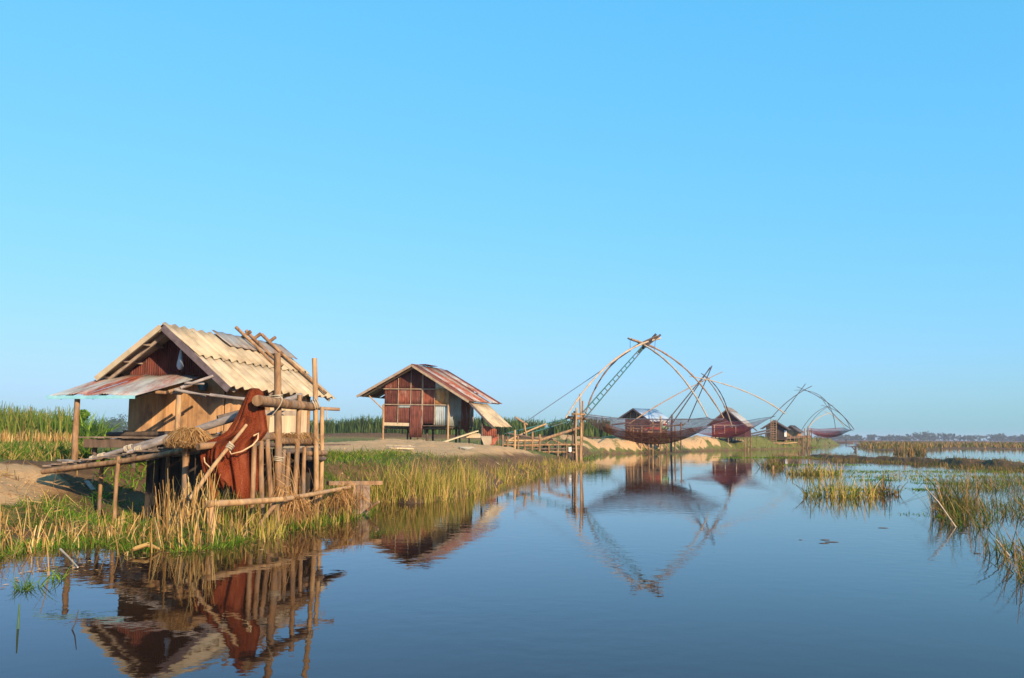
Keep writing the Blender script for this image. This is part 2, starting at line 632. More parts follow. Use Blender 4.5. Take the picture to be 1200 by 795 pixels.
def obj_np(name, v, f, m, parent=None, at=None, sm=None):
    if parent is not None:
        base = wpos(parent)
        loc = Vector((0, 0, 0))
    else:
        if at is None:
            at = (float(v[:, 0].mean()), float(v[:, 1].mean()), float(v[:, 2].min()))
        base = Vector(at)
        loc = base
    me = bpy.data.meshes.new(name)
    vv = v - np.array(base)[None, :]
    if isinstance(f, np.ndarray):
        nf, k = f.shape
        me.vertices.add(len(vv))
        me.vertices.foreach_set('co', vv.astype(np.float32).ravel())
        me.loops.add(nf * k)
        me.loops.foreach_set('vertex_index', f.astype(np.int32).ravel())
        me.polygons.add(nf)
        me.polygons.foreach_set('loop_start', np.arange(0, nf * k, k, dtype=np.int32))
        me.polygons.foreach_set('loop_total', np.full(nf, k, dtype=np.int32))
        me.update(calc_edges=True)
        if sm:
            me.polygons.foreach_set('use_smooth', np.ones(nf, dtype=bool))
    else:
        me.from_pydata([tuple(p) for p in vv], [], f)
        if sm:
            me.polygons.foreach_set('use_smooth', np.array(sm, dtype=bool))
    me.materials.append(m)
    o = bpy.data.objects.new(name, me)
    COL.objects.link(o)
    o.location = loc
    if parent is not None:
        o.parent = parent
    return o


def bez(a, m, b, n=12):
    """a curve from a to b passing through m"""
    a, m, b = Vector(a), Vector(m), Vector(b)
    la, lb = (m - a).length, (b - m).length
    t0 = la / (la + lb)
    c = (m - a * (1 - t0) ** 2 - b * t0 ** 2) / (2 * t0 * (1 - t0))
    return [a * (1 - t) ** 2 + c * (2 * t * (1 - t)) + b * t * t for t in (i / n for i in range(n + 1))]


# ------------------------------------------------------------------ value noise for the land
def vnoise(x, y, seed=0):
    xi, yi = np.floor(x).astype(np.int64), np.floor(y).astype(np.int64)
    xf, yf = x - xi, y - yi

    def h(a, b):
        n = (a * 374761393 + b * 668265263 + seed * 974634541) & 0x7fffffff
        n = ((n ^ (n >> 13)) * 1274126177) & 0x7fffffff
        return ((n ^ (n >> 16)) & 0xffff) / 65535.0
    u, v = xf * xf * (3 - 2 * xf), yf * yf * (3 - 2 * yf)
    return (h(xi, yi) * (1 - u) + h(xi + 1, yi) * u) * (1 - v) + (h(xi, yi + 1) * (1 - u) + h(xi + 1, yi + 1) * u) * v - .5


def fbm(x, y, s, o=4, seed=0):
    t, a = 0, 1.0
    for k in range(o):
        t = t + a * vnoise(x / s, y / s, seed + k)
        s *= .5
        a *= .5
    return t


def poly_sd(X, Y, poly):
    """signed distance, positive inside"""
    X, Y = X.ravel(), Y.ravel()
    d2 = np.full(X.shape, 1e18)
    ins = np.zeros(X.shape, bool)
    n = len(poly)
    for i in range(n):
        ax, ay = poly[i]
        bx, by = poly[(i + 1) % n]
        ex, ey = bx - ax, by - ay
        t = np.clip(((X - ax) * ex + (Y - ay) * ey) / (ex * ex + ey * ey + 1e-12), 0, 1)
        d2 = np.minimum(d2, (X - ax - t * ex) ** 2 + (Y - ay - t * ey) ** 2)
        c = (ay > Y) != (by > Y)
        with np.errstate(divide='ignore', invalid='ignore'):
            xx = ax + (Y - ay) * ex / (ey if ey != 0 else 1e-12)
        ins ^= c & (X < xx)
    return np.where(ins, 1, -1) * np.sqrt(d2)


def line_d(X, Y, pts):
    d2 = np.full(X.shape, 1e18)
    for (ax, ay), (bx, by) in zip(pts[:-1], pts[1:]):
        ex, ey = bx - ax, by - ay
        t = np.clip(((X - ax) * ex + (Y - ay) * ey) / (ex * ex + ey * ey + 1e-12), 0, 1)
        d2 = np.minimum(d2, (X - ax - t * ex) ** 2 + (Y - ay - t * ey) ** 2)
    return np.sqrt(d2)


def ss(x, a, b):
    t = np.clip((x - a) / (b - a), 0, 1)
    return t * t * (3 - 2 * t)


def xy(px, py, z=0):
    p = G(px, py, z)
    return (p.x, p.y)


SHORE = [xy(*p) for p in ((-60, 690), (0, 672), (60, 663), (130, 648), (190, 640), (246, 632), (330, 616), (400, 604), (424, 598), (432, 588),
                          (446, 588), (480, 591), (520, 584), (560, 574), (600, 561), (650, 552), (684, 546), (682, 540),
                          (690, 535), (705, 532), (760, 531), (830, 528.5), (880, 527.3), (940, 525.6), (960, 524.4))]
e = SHORE[-1]
LAND = [(-9, 7), (-14, 3), (-40, -25), (-3200, -60), (-3200, 420), (e[0] + 80, 420), (e[0] + 26, e[1] + 60), (e[0] + 5, e[1] + 25)][::-1]
LAND = SHORE + LAND
POND = [xy(82, 531), xy(150, 531), (-150, 420), (-235, 420)]
DYKE = [xy(955, 536), xy(1000, 539), xy(1100, 543), xy(1210, 549), xy(1330, 560)]
H2C = xy(500, 526, 1.0)
MARSH = [(45, 112), (62, 160), (96, 250), (160, 410), (3200, 410), (3200, 150), (110, 165), (76, 160), (56, 112)]
HOL = (-6.1, 18.2)


def terr(X, Y):
    """ground height and soil masks at X, Y"""
    shp = X.shape
    X, Y = X.ravel().astype(float), Y.ravel().astype(float)
    wob = fbm(X, Y, 1.6, 3, 3) * .5
    sd = poly_sd(X, Y, LAND) + wob
    hb = .82 + .28 * fbm(X, Y, 9, 3, 5)
    d2 = np.hypot((X - H2C[0]) / 6.5, (Y - H2C[1]) / 5.0)
    mound2 = np.exp(-d2 ** 2)
    hb = hb + .55 * mound2
    d1 = np.hypot((X + 9.9) / 3.6, (Y - 16.6) / 2.6)
    mound1 = np.exp(-d1 ** 2)
    hb = hb + .08 * mound1
    pp = xy(420, 533, .9)
    path = np.exp(-(np.hypot((X - pp[0]) / 4.5, (Y - pp[1]) / 7)) ** 2)
    hb = hb + .2 * path
    hol = np.exp(-(np.hypot((X - HOL[0]) / 2.9, (Y - HOL[1]) / 2.8)) ** 4)
    hb = hb * (1 - .88 * hol)
    farbank = ss(Y, 76, 92) * ss(sd, .3, 2.0) * (1 - ss(sd, 7, 14))
    hb = hb + (.62 + .9 * fbm(X, Y, 2.6, 3, 29)) * farbank
    w = 1.6 + 5.6 * ss(-X, 4.6, 6.0) * (1 - ss(Y, 17, 24)) + 1.2 * ss(Y, 24, 50) * (1 - ss(Y, 66, 78)) - .3 * ss(Y, 66, 78)
    z = -.55 + (hb + .55) * ss(sd, -1.5, w)
    low = ss(sd, -.6, .5) * (1 - ss(sd, .5, 1.6))                     # a muddy step by the water
    z = z - .10 * low * ss(hb, .3, .9)
    lev = np.exp(-((Y - 128 - 4 * fbm(X, Y, 30, 2, 9)) / 5) ** 2) * (X < 14) * (X > -190)
    z = np.where(sd > 0, z + 1.05 * lev * ss(sd, 2, 8), z)
    ps = poly_sd(X, Y, POND) + wob * 3
    z = np.where(ps > -2, z * (1 - ss(ps, -2, 1)) + -.4 * ss(ps, -2, 1), z)
    dd = line_d(X, Y, DYKE) + fbm(X, Y, 1.5, 3, 11) * 1.2
    dyke = 1 - ss(dd, .3, 1.9)
    z = np.maximum(z, -.5 + .80 * dyke + .2 * fbm(X, Y, .7, 3, 13) * dyke)
    ms = poly_sd(X, Y, MARSH) + fbm(X, Y, 18, 3, 15) * 10
    z = np.maximum(z, -.5 + .72 * ss(ms, -4, 6))
    far = ss(np.maximum(Y, np.abs(X)), 420, 470)
    z = z * (1 - far) + .35 * far
    z = z + (fbm(X, Y, .55, 3, 17) * .10 + fbm(X, Y, .16, 2, 19) * .035) * (np.abs(X) + np.abs(Y) < 160)
    sandy = np.clip(mound2 * 1.5 + mound1 * 1.5 + path * 1.25 + 1.35 * ss(Y, 76, 92) * ss(sd, .0, .4) * (1 - ss(sd, 7, 14)) * (1 - ss(X, 26, 40)) * np.clip(.62 + 2.2 * fbm(X, Y, 2.2, 3, 23), 0, 1.0), 0, 1) * ss(sd, .5 - .4 * ss(Y, 66, 78), 1.6 - 1.1 * ss(Y, 66, 78))
    sandy = sandy * np.where(Y < 20, ss(z, .32, .5), 1)
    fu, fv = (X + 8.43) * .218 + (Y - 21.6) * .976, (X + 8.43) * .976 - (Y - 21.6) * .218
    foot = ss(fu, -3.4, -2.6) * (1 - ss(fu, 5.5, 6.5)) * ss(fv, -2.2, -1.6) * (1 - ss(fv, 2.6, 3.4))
    mud = np.clip(foot * 1.2 + hol * 1.3 + (1 - ss(sd, .5, 1.4 + .5 * w)) * (Y < 80) + dyke * .85 + lev * 1.1 + .7 * (1 - ss(sd, .0, .35)) * (Y >= 80), 0, 1)  # mud; under the hut and in the hollow its dark stands in for shade
    dry = np.clip(ss(ms, -2, 4) + far * .9 + (lev > .2) * .5 + .35 * ss(-X, 12, 25) * (Y < 30), 0, 1)
    return z.reshape(shp), sd.reshape(shp), np.stack([sandy, mud, dry], -1).reshape(shp + (3,))


def build_ground():
    az = np.radians(np.concatenate([np.arange(-180, -36, 4.0), np.arange(-36, 36, .13), np.arange(36, 180, 4.0)]))
    r = [.5]
    while r[-1] < 2900:
        r.append(r[-1] * (1.05 if r[-1] < 6 or r[-1] > 260 else 1.0125))
    r = np.array(r)
    R, A = np.meshgrid(r, az, indexing='ij')
    X, Y = R * np.sin(A), R * np.cos(A)
    Z, sd, mk = terr(X, Y)
    nr, na = X.shape
    v = np.stack([X, Y, Z], -1).reshape(-1, 3)
    i, j = np.meshgrid(np.arange(nr - 1), np.arange(na), indexing='ij')
    j2 = (j + 1) % na
    f = np.stack([i * na + j, (i + 1) * na + j, (i + 1) * na + j2, i * na + j2], -1).reshape(-1, 4)[:, ::-1]
    o = obj_np('ground', v, f, ground_mat(), at=(0, 0, 0), sm=True)
    ca = o.data.color_attributes.new('soil', 'FLOAT_COLOR', 'POINT')
    c = np.concatenate([mk.reshape(-1, 3), np.ones((len(v), 1))], 1)
    ca.data.foreach_set('color', c.astype(np.float32).ravel())
    tag(o, 'low grassy levee with sandy mounds beside the canal and marsh beyond', kind='structure')


def ghit(px, py):
    """where a direction first meets the ground"""
    d = ray(px, py)
    d = d / d.y
    Y = np.arange(8, 140, .05)
    x, z = CAMP.x + d.x * Y, EYE + d.z * Y
    h, _, _ = terr(x, Y)
    k = int(np.argmax(z < h))
    return Vector((x[k], Y[k], h[k]))


def gz(p):
    z, _, _ = terr(np.array([p[0]]), np.array([p[1]]))
    return float(z[0])


build_ground()
wm = MB()
NW = 24
ring_v = [(0, 0, 0)]
fs = []
for k in range(NW):
    ring_v.append((2900 * math.cos(2 * math.pi * k / NW), 2900 * math.sin(2 * math.pi * k / NW), 0))
wm.add(ring_v, [(0, 1 + k, 1 + (k + 1) % NW) for k in range(NW)])
tag(wm.build('water', water_mat(), at=(0, 0, 0)), 'calm blue canal reflecting the huts and sky', kind='structure')


# ------------------------------------------------------------------ blades of grass and reed
def blades(pts, h, w, lean=.25, droop=.25, kink=0.0, seg=3, rng=RNG, hvar=.5, dirn=None, taper=.85):
    """pts (n,3) -> vertex and face arrays of bent, tapering blades"""
    n = len(pts)
    hh = h * (1 - hvar + 2 * hvar * rng.random(n) * rng.random(n) ** .3) if np.isscalar(h) else h
    ph = rng.uniform(0, 2 * np.pi, n) if dirn is None else rng.normal(dirn, .7, n)
    ln = np.abs(rng.normal(0, lean, n))
    dr = np.abs(rng.normal(0, droop, n))
    ps = rng.uniform(0, np.pi, n)
    ww = w * rng.uniform(.6, 1.4, n)
    d = np.stack([np.cos(ph), np.sin(ph)], -1)
    wv = np.stack([np.cos(ps), np.sin(ps), np.zeros(n)], -1)
    kk = rng.random(n) < kink
    ks = rng.uniform(.35, .8, n)
    ka = rng.uniform(0, 2 * np.pi, n)
    V = np.zeros((n, seg + 1, 2, 3))
    for i in range(seg + 1):
        s = i / seg
        out = hh * (ln * s + dr * s ** 2.2)
        up = hh * (s - .35 * (ln + dr) * s ** 2)
        p = np.array(pts, float).copy()
        ex = np.clip(s - ks, 0, 1) * kk * hh
        p[:, 0] += d[:, 0] * out + np.cos(ka) * ex * .9
        p[:, 1] += d[:, 1] * out + np.sin(ka) * ex * .9
        p[:, 2] += np.maximum(up - ex * 1.35, .01)
        wd = (ww * (1 - taper * s ** 1.6))[:, None] * wv / 2
        V[:, i, 0] = p - wd
        V[:, i, 1] = p + wd
    base = (np.arange(n) * (seg + 1) * 2)[:, None]
    F = []
    for i in range(seg):
        F.append(np.concatenate([base + i * 2, base + i * 2 + 1, base + i * 2 + 3, base + i * 2 + 2], 1))
    F = np.stack(F, 1).reshape(-1, 4)
    return V.reshape(-1, 3), F


def merge(parts):
    vs, fs, k = [], [], 0
    for v, f in parts:
        vs.append(v)
        fs.append(f + k)
        k += len(v)
    return np.concatenate(vs), np.concatenate(fs)


def scatter_px(n, x0, x1, y0, y1, z=.3, rng=RNG):
    """n ground points spread evenly over a stretch of the picture's ground"""
    pts = []
    for _ in range(n):
        p = G(rng.uniform(x0, x1), rng.uniform(y0, y1), z)
        pts.append((p.x, p.y))
    return np.array(pts)


def on_ground(q, zmin=-9, zmax=9, clampw=True, sdmin=-99, sdmax=99, soil=None):
    z, sd, mk = terr(q[:, 0], q[:, 1])
    ok = (z > zmin) & (z < zmax) & (sd > sdmin) & (sd < sdmax)
    if soil is not None:
        ok &= mk[:, 0] < soil
    zz = np.maximum(z, -.05) if clampw else z
    return np.concatenate([q, zz[:, None]], 1)[ok]


def area_poly(n, poly, rng=RNG):
    xs = [p[0] for p in poly]
    ys = [p[1] for p in poly]
    q = np.stack([rng.uniform(min(xs), max(xs), n * 3), rng.uniform(min(ys), max(ys), n * 3)], -1)
    s = poly_sd(q[:, 0], q[:, 1], poly)
    return q[s > 0][:n]


def leaf_cloud(centers, radii, n, size, rng=RNG, flat=.8):
    """n small leaf faces through a set of ellipsoid clumps"""
    c = np.array(centers)
    r = np.array(radii)
    wgt = r ** 2 / (r ** 2).sum()
    k = rng.choice(len(c), n, p=wgt)
    d = rng.normal(size=(n, 3))
    d /= np.linalg.norm(d, axis=1)[:, None]
    rad = r[k] * rng.random(n) ** .45
    p = c[k] + d * rad[:, None] * np.array([1, 1, flat])
    a = rng.normal(size=(n, 3))
    a /= np.linalg.norm(a, axis=1)[:, None]
    b = np.cross(a, rng.normal(size=(n, 3)))
    b /= np.linalg.norm(b, axis=1)[:, None]
    s = (size * rng.uniform(.5, 1.4, n))[:, None]
    V = np.stack([p - a * s, p - b * s * .5, p + a * s, p + b * s * .5], 1).reshape(-1, 3)
    F = (np.arange(n) * 4)[:, None] + np.arange(4)[None]
    return V, F

#@@PARTS@@

def post_to(mb, top, botpx, D, zb, r0, r1=None, bend=.012, n=10):
    """upright trunk from its seen top down to the level zb"""
    b = P(botpx[0], botpx[1], D)
    t = Vector(top)
    k = (t.z - zb) / max(.01, t.z - b.z)
    b = t + (b - t) * k
    mb.log(b, t, r0, r1 or r0 * .9, n=n, bend=bend)
    return b


# ================================================================== HUT 1: tan roofed hut
F1 = Frame(P(190, 381, 21.6), 12.6)
ZR = P(190, 381, 21.6).z
VE, ZE = F1.at_u(271, 454, 0)
UB, ZRB = F1.at_v(329, 409, 0)
UE, ZEB = F1.at_v(391, 466, VE)
VL, ZL = F1.at_u(111, 442, 0)
UB = (UB + UE) / 2
UW = .85
VWL = F1.at_u(150, 490, UW)[0]
VWR = F1.at_u(262, 490, UW)[0]
ZF = F1.at_u(205, 507, UW)[1]
print('hut1', 'ridge', ZR, ZRB, 'eave', VE, ZE, ZEB, 'len', UB, UE, 'left', VL, ZL, 'wall', VWL, VWR, ZF)


def roof_z(v):
    return ZR + (ZE - ZR) * v / VE if v >= 0 else ZR + (ZL - ZR) * v / VL


hut = thing('stilt_hut', 'large stilt hut with tan corrugated roof and plank walls nearest on the left bank', 'hut',
            F1.w(2.5, 0, .7), 'stilt huts along the bank')
NWV = 3
# right slope, two courses of sheets, the upper lapping the lower
m = MB()
w = F1.w
vm = VE * .52
zm = roof_z(vm)
for k in range(5):
    a, b = UB * k / 5 - .01, UB * (k + 1) / 5 + .01
    m.corr(w(a, vm - .1, zm + .12 - .02), w(b, vm - .1, zm + .12 - .02), w(b, VE, ZE), w(a, VE, ZE), NWV, .042, .007, per=10, jag=.012)
m.build('lower_roof_sheets', M['tan_sheet'], hut)
m = MB()
for k in range(5):
    a, b = UB * k / 5 - .005, UB * (k + 1) / 5 + .005
    m.corr(w(a, 0, ZR + .05), w(b, 0, ZR + .05), w(b, vm + .06, zm + .03), w(a, vm + .06, zm + .03), NWV, .042, .007, per=10, jag=.02)
m.build('upper_roof_sheets', M['tan_sheet'], hut)
m = MB()
for k in range(6):
    a, b = UB * k / 6, UB * (k + 1) / 6
    m.corr(w(a, .02, ZR + .03), w(b, .02, ZR + .03), w(b, VL, ZL), w(a, VL, ZL), 4, .028, .012)
m.build('left_roof_sheets', M['tan_sheet'], hut)
# grey ridge sheet laid over the back half
m = MB()
pz = [F1.at_v(251, 392, .06)[0], F1.at_v(331, 411, .06)[0]]
zz = lambda v: roof_z(v) + .14
m.corr(w(pz[0], -.02, ZR + .15), w(pz[1], -.02, ZR + .15), w(pz[1], .58, zz(.58)), w(pz[0] + .1, .52, zz(.52)), 9, .012, .005, warp=.015)
m.build('ridge_sheet', M['old_zinc'], hut)
# rafters, purlins and barge boards
m = MB()
m.beam(w(-.02, .03, ZR - .06), w(-.02, VE - .05, ZE - .06), .05, .15)
m.build('barge_board', M['barge'], hut)
m = MB()
m.beam(w(-.02, -.03, ZR - .05), w(-.02, VL + .05, ZL - .05), .05, .13)
m.build('barge_board', M['tan_sheet'], hut)
for uu in (.35, 2.2, 4.0, UB - .2):
    for sgn in (1, -1):
        m = MB()
        v1, z1 = (VE - .1, ZE) if sgn > 0 else (VL + .1, ZL)
        m.beam(w(uu, .03 * sgn, ZR - .1), w(uu, v1, z1 - .07), .06, .09)
        m.build('rafter', M['grey_plank'], hut)
for t in (.3, .62, .93):
    for v1, z1 in ((VE, ZE), (VL, ZL)):
        m = MB()
        m.beam(w(.0, v1 * t, ZR + (z1 - ZR) * t - .075), w(UB - .03, v1 * t, ZR + (z1 - ZR) * t - .075), .07, .06)
        m.build('purlin', M['grey_plank'], hut)
# crossed branches weighing the ridge down
for (a, bpt, tipd) in (((277, 386), (322, 442), .22), ((289, 390), (330, 437), .2), ((307, 394), (389, 463), .25)):
    ua, za = F1.at_v(a[0], a[1], -.10)
    vb = F1.at_u(bpt[0], bpt[1], ua + .05)[0]
    vb = min(vb, VE + .05)
    m = MB()
    m.log(w(ua, -.12, za + .06), w(ua + .1, vb, roof_z(vb) + .15), .052, .042, bend=.02)
    m.build('roof_pole', M['log'], hut)
    m = MB()
    m.log(w(ua + .13, .28, ZR + .28), w(ua + .02, -.9, roof_z(-.9) + .1), .05, .04, bend=.02)
    m.build('roof_pole', M['log'], hut)
# gable sheets above, planks below
ZA = F1.at_u(237, 440, UW)[1]
m = MB()
gx = np.linspace(VWL, VWR + .02, 8)
for i in range(7):
    a, b = gx[i], gx[i + 1]
    m.corr(w(UW, a, roof_z(a) - .04), w(UW, b, roof_z(b) - .04), w(UW, b, ZA - .1), w(UW, a, ZA - .1), 6, .010, .004)
m.build('gable_sheets', M['deep_rust'], hut)


def plank_wall(name, p0, p1, z0, ztop, wd, mt, parent, th=.022, gap=.006):
    """upright boards side by side from p0 to p1"""
    p0, p1 = Vector(p0), Vector(p1)
    L = (p1 - p0).length
    n = max(2, int(L / wd))
    t = (p1 - p0).normalized()
    nn = t.cross(Vector((0, 0, 1)))
    m = MB()
    x = 0
    while x < L - .02:
        ww = min(wd * random.uniform(.8, 1.2), L - x)
        a, b = p0 + t * (x + gap / 2), p0 + t * (x + ww - gap / 2)
        off = nn * random.uniform(-.006, .006)
        za, zb = z0 + random.uniform(-.03, .02), z0 + random.uniform(-.03, .02)
        T0, T1 = ztop(x), ztop(x + ww)
        q = [a + Vector((0, 0, za)) + off, b + Vector((0, 0, zb)) + off, b + Vector((0, 0, T1)) + off, a + Vector((0, 0, T0)) + off]
        m.slab(q, th)
        x += ww
    return m.build(name, mt, parent)


plank_wall('front_plank_wall', w(UW + .02, VWL, 0), w(UW + .02, VWR, 0), ZF, lambda x: ZA - .02, .21, M['plank'], hut)
zs = roof_z(VWR) - .08
plank_wall('side_plank_wall', w(UW + .05, VWR, 0), w(3.0, VWR, 0), ZF, lambda x: zs, .2, M['plank'], hut)
plank_wall('side_plank_wall', w(3.0, VWR, 0), w(UB - .55, VWR, 0), ZF, lambda x: zs, .2, M['pale_plank'], hut)
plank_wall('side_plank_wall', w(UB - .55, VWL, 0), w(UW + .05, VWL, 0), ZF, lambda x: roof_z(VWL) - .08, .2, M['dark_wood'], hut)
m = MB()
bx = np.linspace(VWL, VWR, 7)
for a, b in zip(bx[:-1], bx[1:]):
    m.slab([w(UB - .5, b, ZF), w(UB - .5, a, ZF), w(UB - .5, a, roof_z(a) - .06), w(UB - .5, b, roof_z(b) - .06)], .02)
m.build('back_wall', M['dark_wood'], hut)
for v0 in (VWL, VWR):
    for u0 in (UW - .03, 3.0, UB - .5):
        m = MB()
        g = gz(w(u0, v0, 0)[:2])
        m.log(w(u0, v0 + (.03 if v0 > -1 else -.03), min(g, 0) - .4), w(u0, v0 + (.03 if v0 > -1 else -.03), min(ZF + 1.5, zs) if u0 > UW else ZF + .05), .07, .06, bend=.006)
        m.build('stilt', M['log'], hut)
for u0 in (UW + .1, 2.2, 3.9, UB - .6):
    m = MB()
    m.log(w(u0, VWL - .3, ZF - .14), w(u0, VWR + .35, ZF - .14), .065)
    m.build('floor_beam', M['dark_log'], hut)
m = MB()
k = 0
uu = UW + .05
while uu < UB - .6:
    m.beam(w(uu + .1, VWL + .03, ZF - .045), w(uu + .1, VWR - .03, ZF - .045), .19, .035)
    uu += .2
m.build('floor', M['deck_plank'], hut)
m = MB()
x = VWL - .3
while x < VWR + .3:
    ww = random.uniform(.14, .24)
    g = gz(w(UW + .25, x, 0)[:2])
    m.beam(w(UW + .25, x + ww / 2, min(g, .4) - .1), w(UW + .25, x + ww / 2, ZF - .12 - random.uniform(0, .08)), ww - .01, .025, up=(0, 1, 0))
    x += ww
m.build('added_shade_boards', M['dark_wood'], hut)  # boards added to darken the gap below the hut floor
for (a, b) in (((151, 486), (258, 489)),):
    va, za = F1.at_u(*a, UW - .02)
    vb, zb = F1.at_u(*b, UW - .02)
# awning over the porch
UF = -1.55
vfr, zfr = F1.at_u(158, 463, UF)
vfl, zfl = F1.at_u(58, 463, UF)
vbr, zbr = F1.at_u(237, 440, UW - .05)
vbl = VWL - .5
vbl, zbl = F1.at_u(131, 439, UW - .05)
zfl = zfr
aw = MB()
NS = 5
for i in range(NS):
    a, b = i / NS, (i + 1) / NS + .02
    L_ = lambda p, q, t: (p[0] + (q[0] - p[0]) * t, p[1] + (q[1] - p[1]) * t)
    ta, tb = L_((vbl, zbr + .03), (vbr, zbr), a), L_((vbl, zbr + .03), (vbr, zbr), b)
    fa, fb = L_((vfl, zfl), (vfr, zfr), a), L_((vfl, zfl), (vfr, zfr), b)
    lift = .012 * (i % 2)
    aw.corr(w(UW - .05, ta[0], ta[1] + lift), w(UW - .05, tb[0], tb[1] + lift), w(UF + random.uniform(-.06, .02), fb[0], fb[1] + lift), w(UF + random.uniform(-.06, .02), fa[0], fa[1] + lift), 7, .011, .004, rows=6, warp=.018)
awn = aw.build('awning', M['awning'], hut)
m = MB()
m.beam(w(UF - .03, vfl - .05, zfl - .05), w(UF - .03, vfr + .02, zfr - .05), .03, .075)
m.build('awning_edge', M['blue_trim'], awn)
for t in (.12, .5, .93):
    m = MB()
    m.log(w(UW - .1, vbl + (vbr - vbl) * t, zbr - .06), w(UF + .05, vfl + (vfr - vfl) * t, zfr - .07), .03, .028)
    m.build('awning_rafter', M['dark_log'], awn)
pv, pzz = F1.at_u(91, 464, UF + .12)
pb = w(UF + .12, pv, 0)
m = MB()
vb_, _ = F1.at_u(88, 535, UF + .12)
m.log(w(UF + .12, vb_, gz(pb[:2]) - .3), w(UF + .12, pv, zfr - .08), .072, .062, bend=.006)
m.build('awning_post', M['log'], hut)
# porch deck
pd = thing('porch_deck', 'low dark plank porch deck on short legs under the zinc awning', 'deck', w(-.3, VWL, 1.1))
dl = F1.at_u(94, 513, UF + .2)[0]
dr = F1.at_u(206, 513, UF + .2)[0]
zd = F1.at_u(150, 513, UF + .2)[1]
m = MB()
x = dl
while x < dr:
    ww = random.uniform(.12, .2)
    m.beam(w(UF + .2 + random.uniform(-.08, .03), x + ww / 2, zd + random.uniform(-.008, .008)), w(UW - .1, x + ww / 2, zd + random.uniform(-.01, .01)), ww - .012, .03)
    x += ww
m.build('deck_boards', M['deck_plank'], pd)
m = MB()
m.beam(w(UF + .24, dl + .08, zd - .13), w(UF + .24, dr - .5, zd - .12), .04, .2)
m.build('fascia_board', M['dark_wood'], pd)
for uu in (UF + .45, UW - .25):
    for vv in (dl + .2, (dl + dr) / 2, dr - .15):
        m = MB()
        g = gz(w(uu, vv, 0)[:2])
        m.log(w(uu, vv, g - .2), w(uu, vv, zd - .03), .055, .05)
        m.build('leg', M['dark_log'], pd)
m = MB()
m.log(w(UW - .3, VWL - .35, ZF - .05), w(UW - .35, VWR - .2, ZF - .02), .05)
m.log(w(UW - .5, VWL - .1, zd + .06), w(UW - .5, VWR - .7, zd + .10), .06)
m.build('edge_log', M['dark_log'], pd)
# small rack of poles before the wall
UR = -.75
rk = thing('pole_rack', 'crooked rack of thin poles on an upright before the plank wall', 'rack', F1.w(UR, F1.at_u(208, 513, UR)[0], 1.4))
p_t, p_b = F1.at_u(210, 463, UR), F1.at_u(207.5, 520, UR)
m = MB().log(w(UR, p_b[0], p_b[1] - .1), w(UR, *p_t), .065, .06)
m.build('upright', M['pale_log'], rk)
for a, b, r in (((183, 460), (222, 462), .045), ((206, 457), (252, 465), .04), ((196, 459.5), (226, 451), .045), ((212, 455), (251, 441), .04), ((218, 449), (240, 450), .035), ((246, 463), (292, 469), .04), ((224, 461), (291, 467), .02)):
    qa, qb = F1.at_u(*a, UR - random.uniform(.03, .1)), F1.at_u(*b, UR + .5 if b[0] < 260 else UR + .2)
    m = MB().log(w(UR - .07, *qa), w(UR + (.45 if b[1] < 455 else .1), *qb), r, r * .85, bend=.015)
    m.build('rail_pole', M['grey_log'] if r < .045 else M['log'], rk)
# bag and cloth under the eave
q = F1.at_u(212, 412, .55)
c = w(.55, q[0], q[1])
m = MB()
m.lathe(c, [(.004, .12), (.012, .08), (.03, 0), (.05, -.12), (.075, -.26), (.085, -.36), (.05, -.44), (.01, -.46)], 12, .12)
tag(m.build('plastic_bag', M['bag']), 'milky plastic bag hanging under the gable of the tan roofed hut', 'bag')
q = F1.at_u(238, 449, UW - .25)
m = MB()
m.lathe(w(UW - .25, q[0], q[1]), [(.01, .02), (.10, 0), (.11, -.08), (.09, -.16), (.10, -.19), (.0, -.20)], 12, .18)
tag(m.build('cloth_scrap', M['teal']), 'dark teal cloth hung on a pole beneath the right eave', 'cloth')

# ================================================================== ramp, poles and platform before the hut
rp = thing('log_ramp', 'low log ramp with loose boards climbing from the sandy bank', 'ramp', P(60, 556, 17.2))
A0, A1 = P(50, 553, 17.4), P(241, 524, 15.9)
B0, B1 = A0 + Vector((-.1, 1.0, 0)), A1 + Vector((.1, 1.2, 0))
m = MB().log(A0, A1, .052, .05, bend=.01, seg=10)
m.build('side_log', M['log'], rp)
m = MB().log(B0, B1, .055, .05, bend=.01, seg=10)
m.build('side_log', M['grey_log'], rp)
m = MB()
t = .03
while t < .98:
    ww = random.uniform(.08, .2)
    a, b = A0.lerp(A1, t), B0.lerp(B1, min(1, t + random.uniform(-.02, .02)))
    a, b = a + (a - b) * random.uniform(-.03, .06), b
    m.beam(a + Vector((0, 0, .1 + random.uniform(-.01, .015))), b + Vector((0, 0, .1 + random.uniform(-.01, .02))), ww, .022)
    t += (ww + random.uniform(.0, .06)) / 3.2
m.build('boards', M['deck_plank'], rp)
for px, py, D in ((139, 541, 16.7), (120, 543, 17.6), (218, 529, 16.0), (198, 528, 17.3)):
    m = MB()
    tp = P(px, py - 6, D)
    g = gz((tp.x, tp.y))
    m.log((tp.x, tp.y, min(g, .4) - .3), tp, .062 if px == 218 else .038, bend=.008)
    m.build('leg', M['log'], rp)
# loose plank on the sand
a, b = ghit(101, 566.5), ghit(109, 576)
m = MB().beam((a.x, a.y, gz((a.x, a.y)) + .04), (b.x, b.y, gz((b.x, b.y)) + .03), .10, .02)
tag(m.build('loose_board', M['grey_plank']), 'split board lying on the sand below the log ramp', 'board')
m = MB()
a = P(88, 541, 17.6)
m.beam(a, P(73, 539.5, 17.9), .22, .03)
tag(m.build('loose_board', M['grey_plank']), 'short dark board at the foot of the log ramp', 'board')
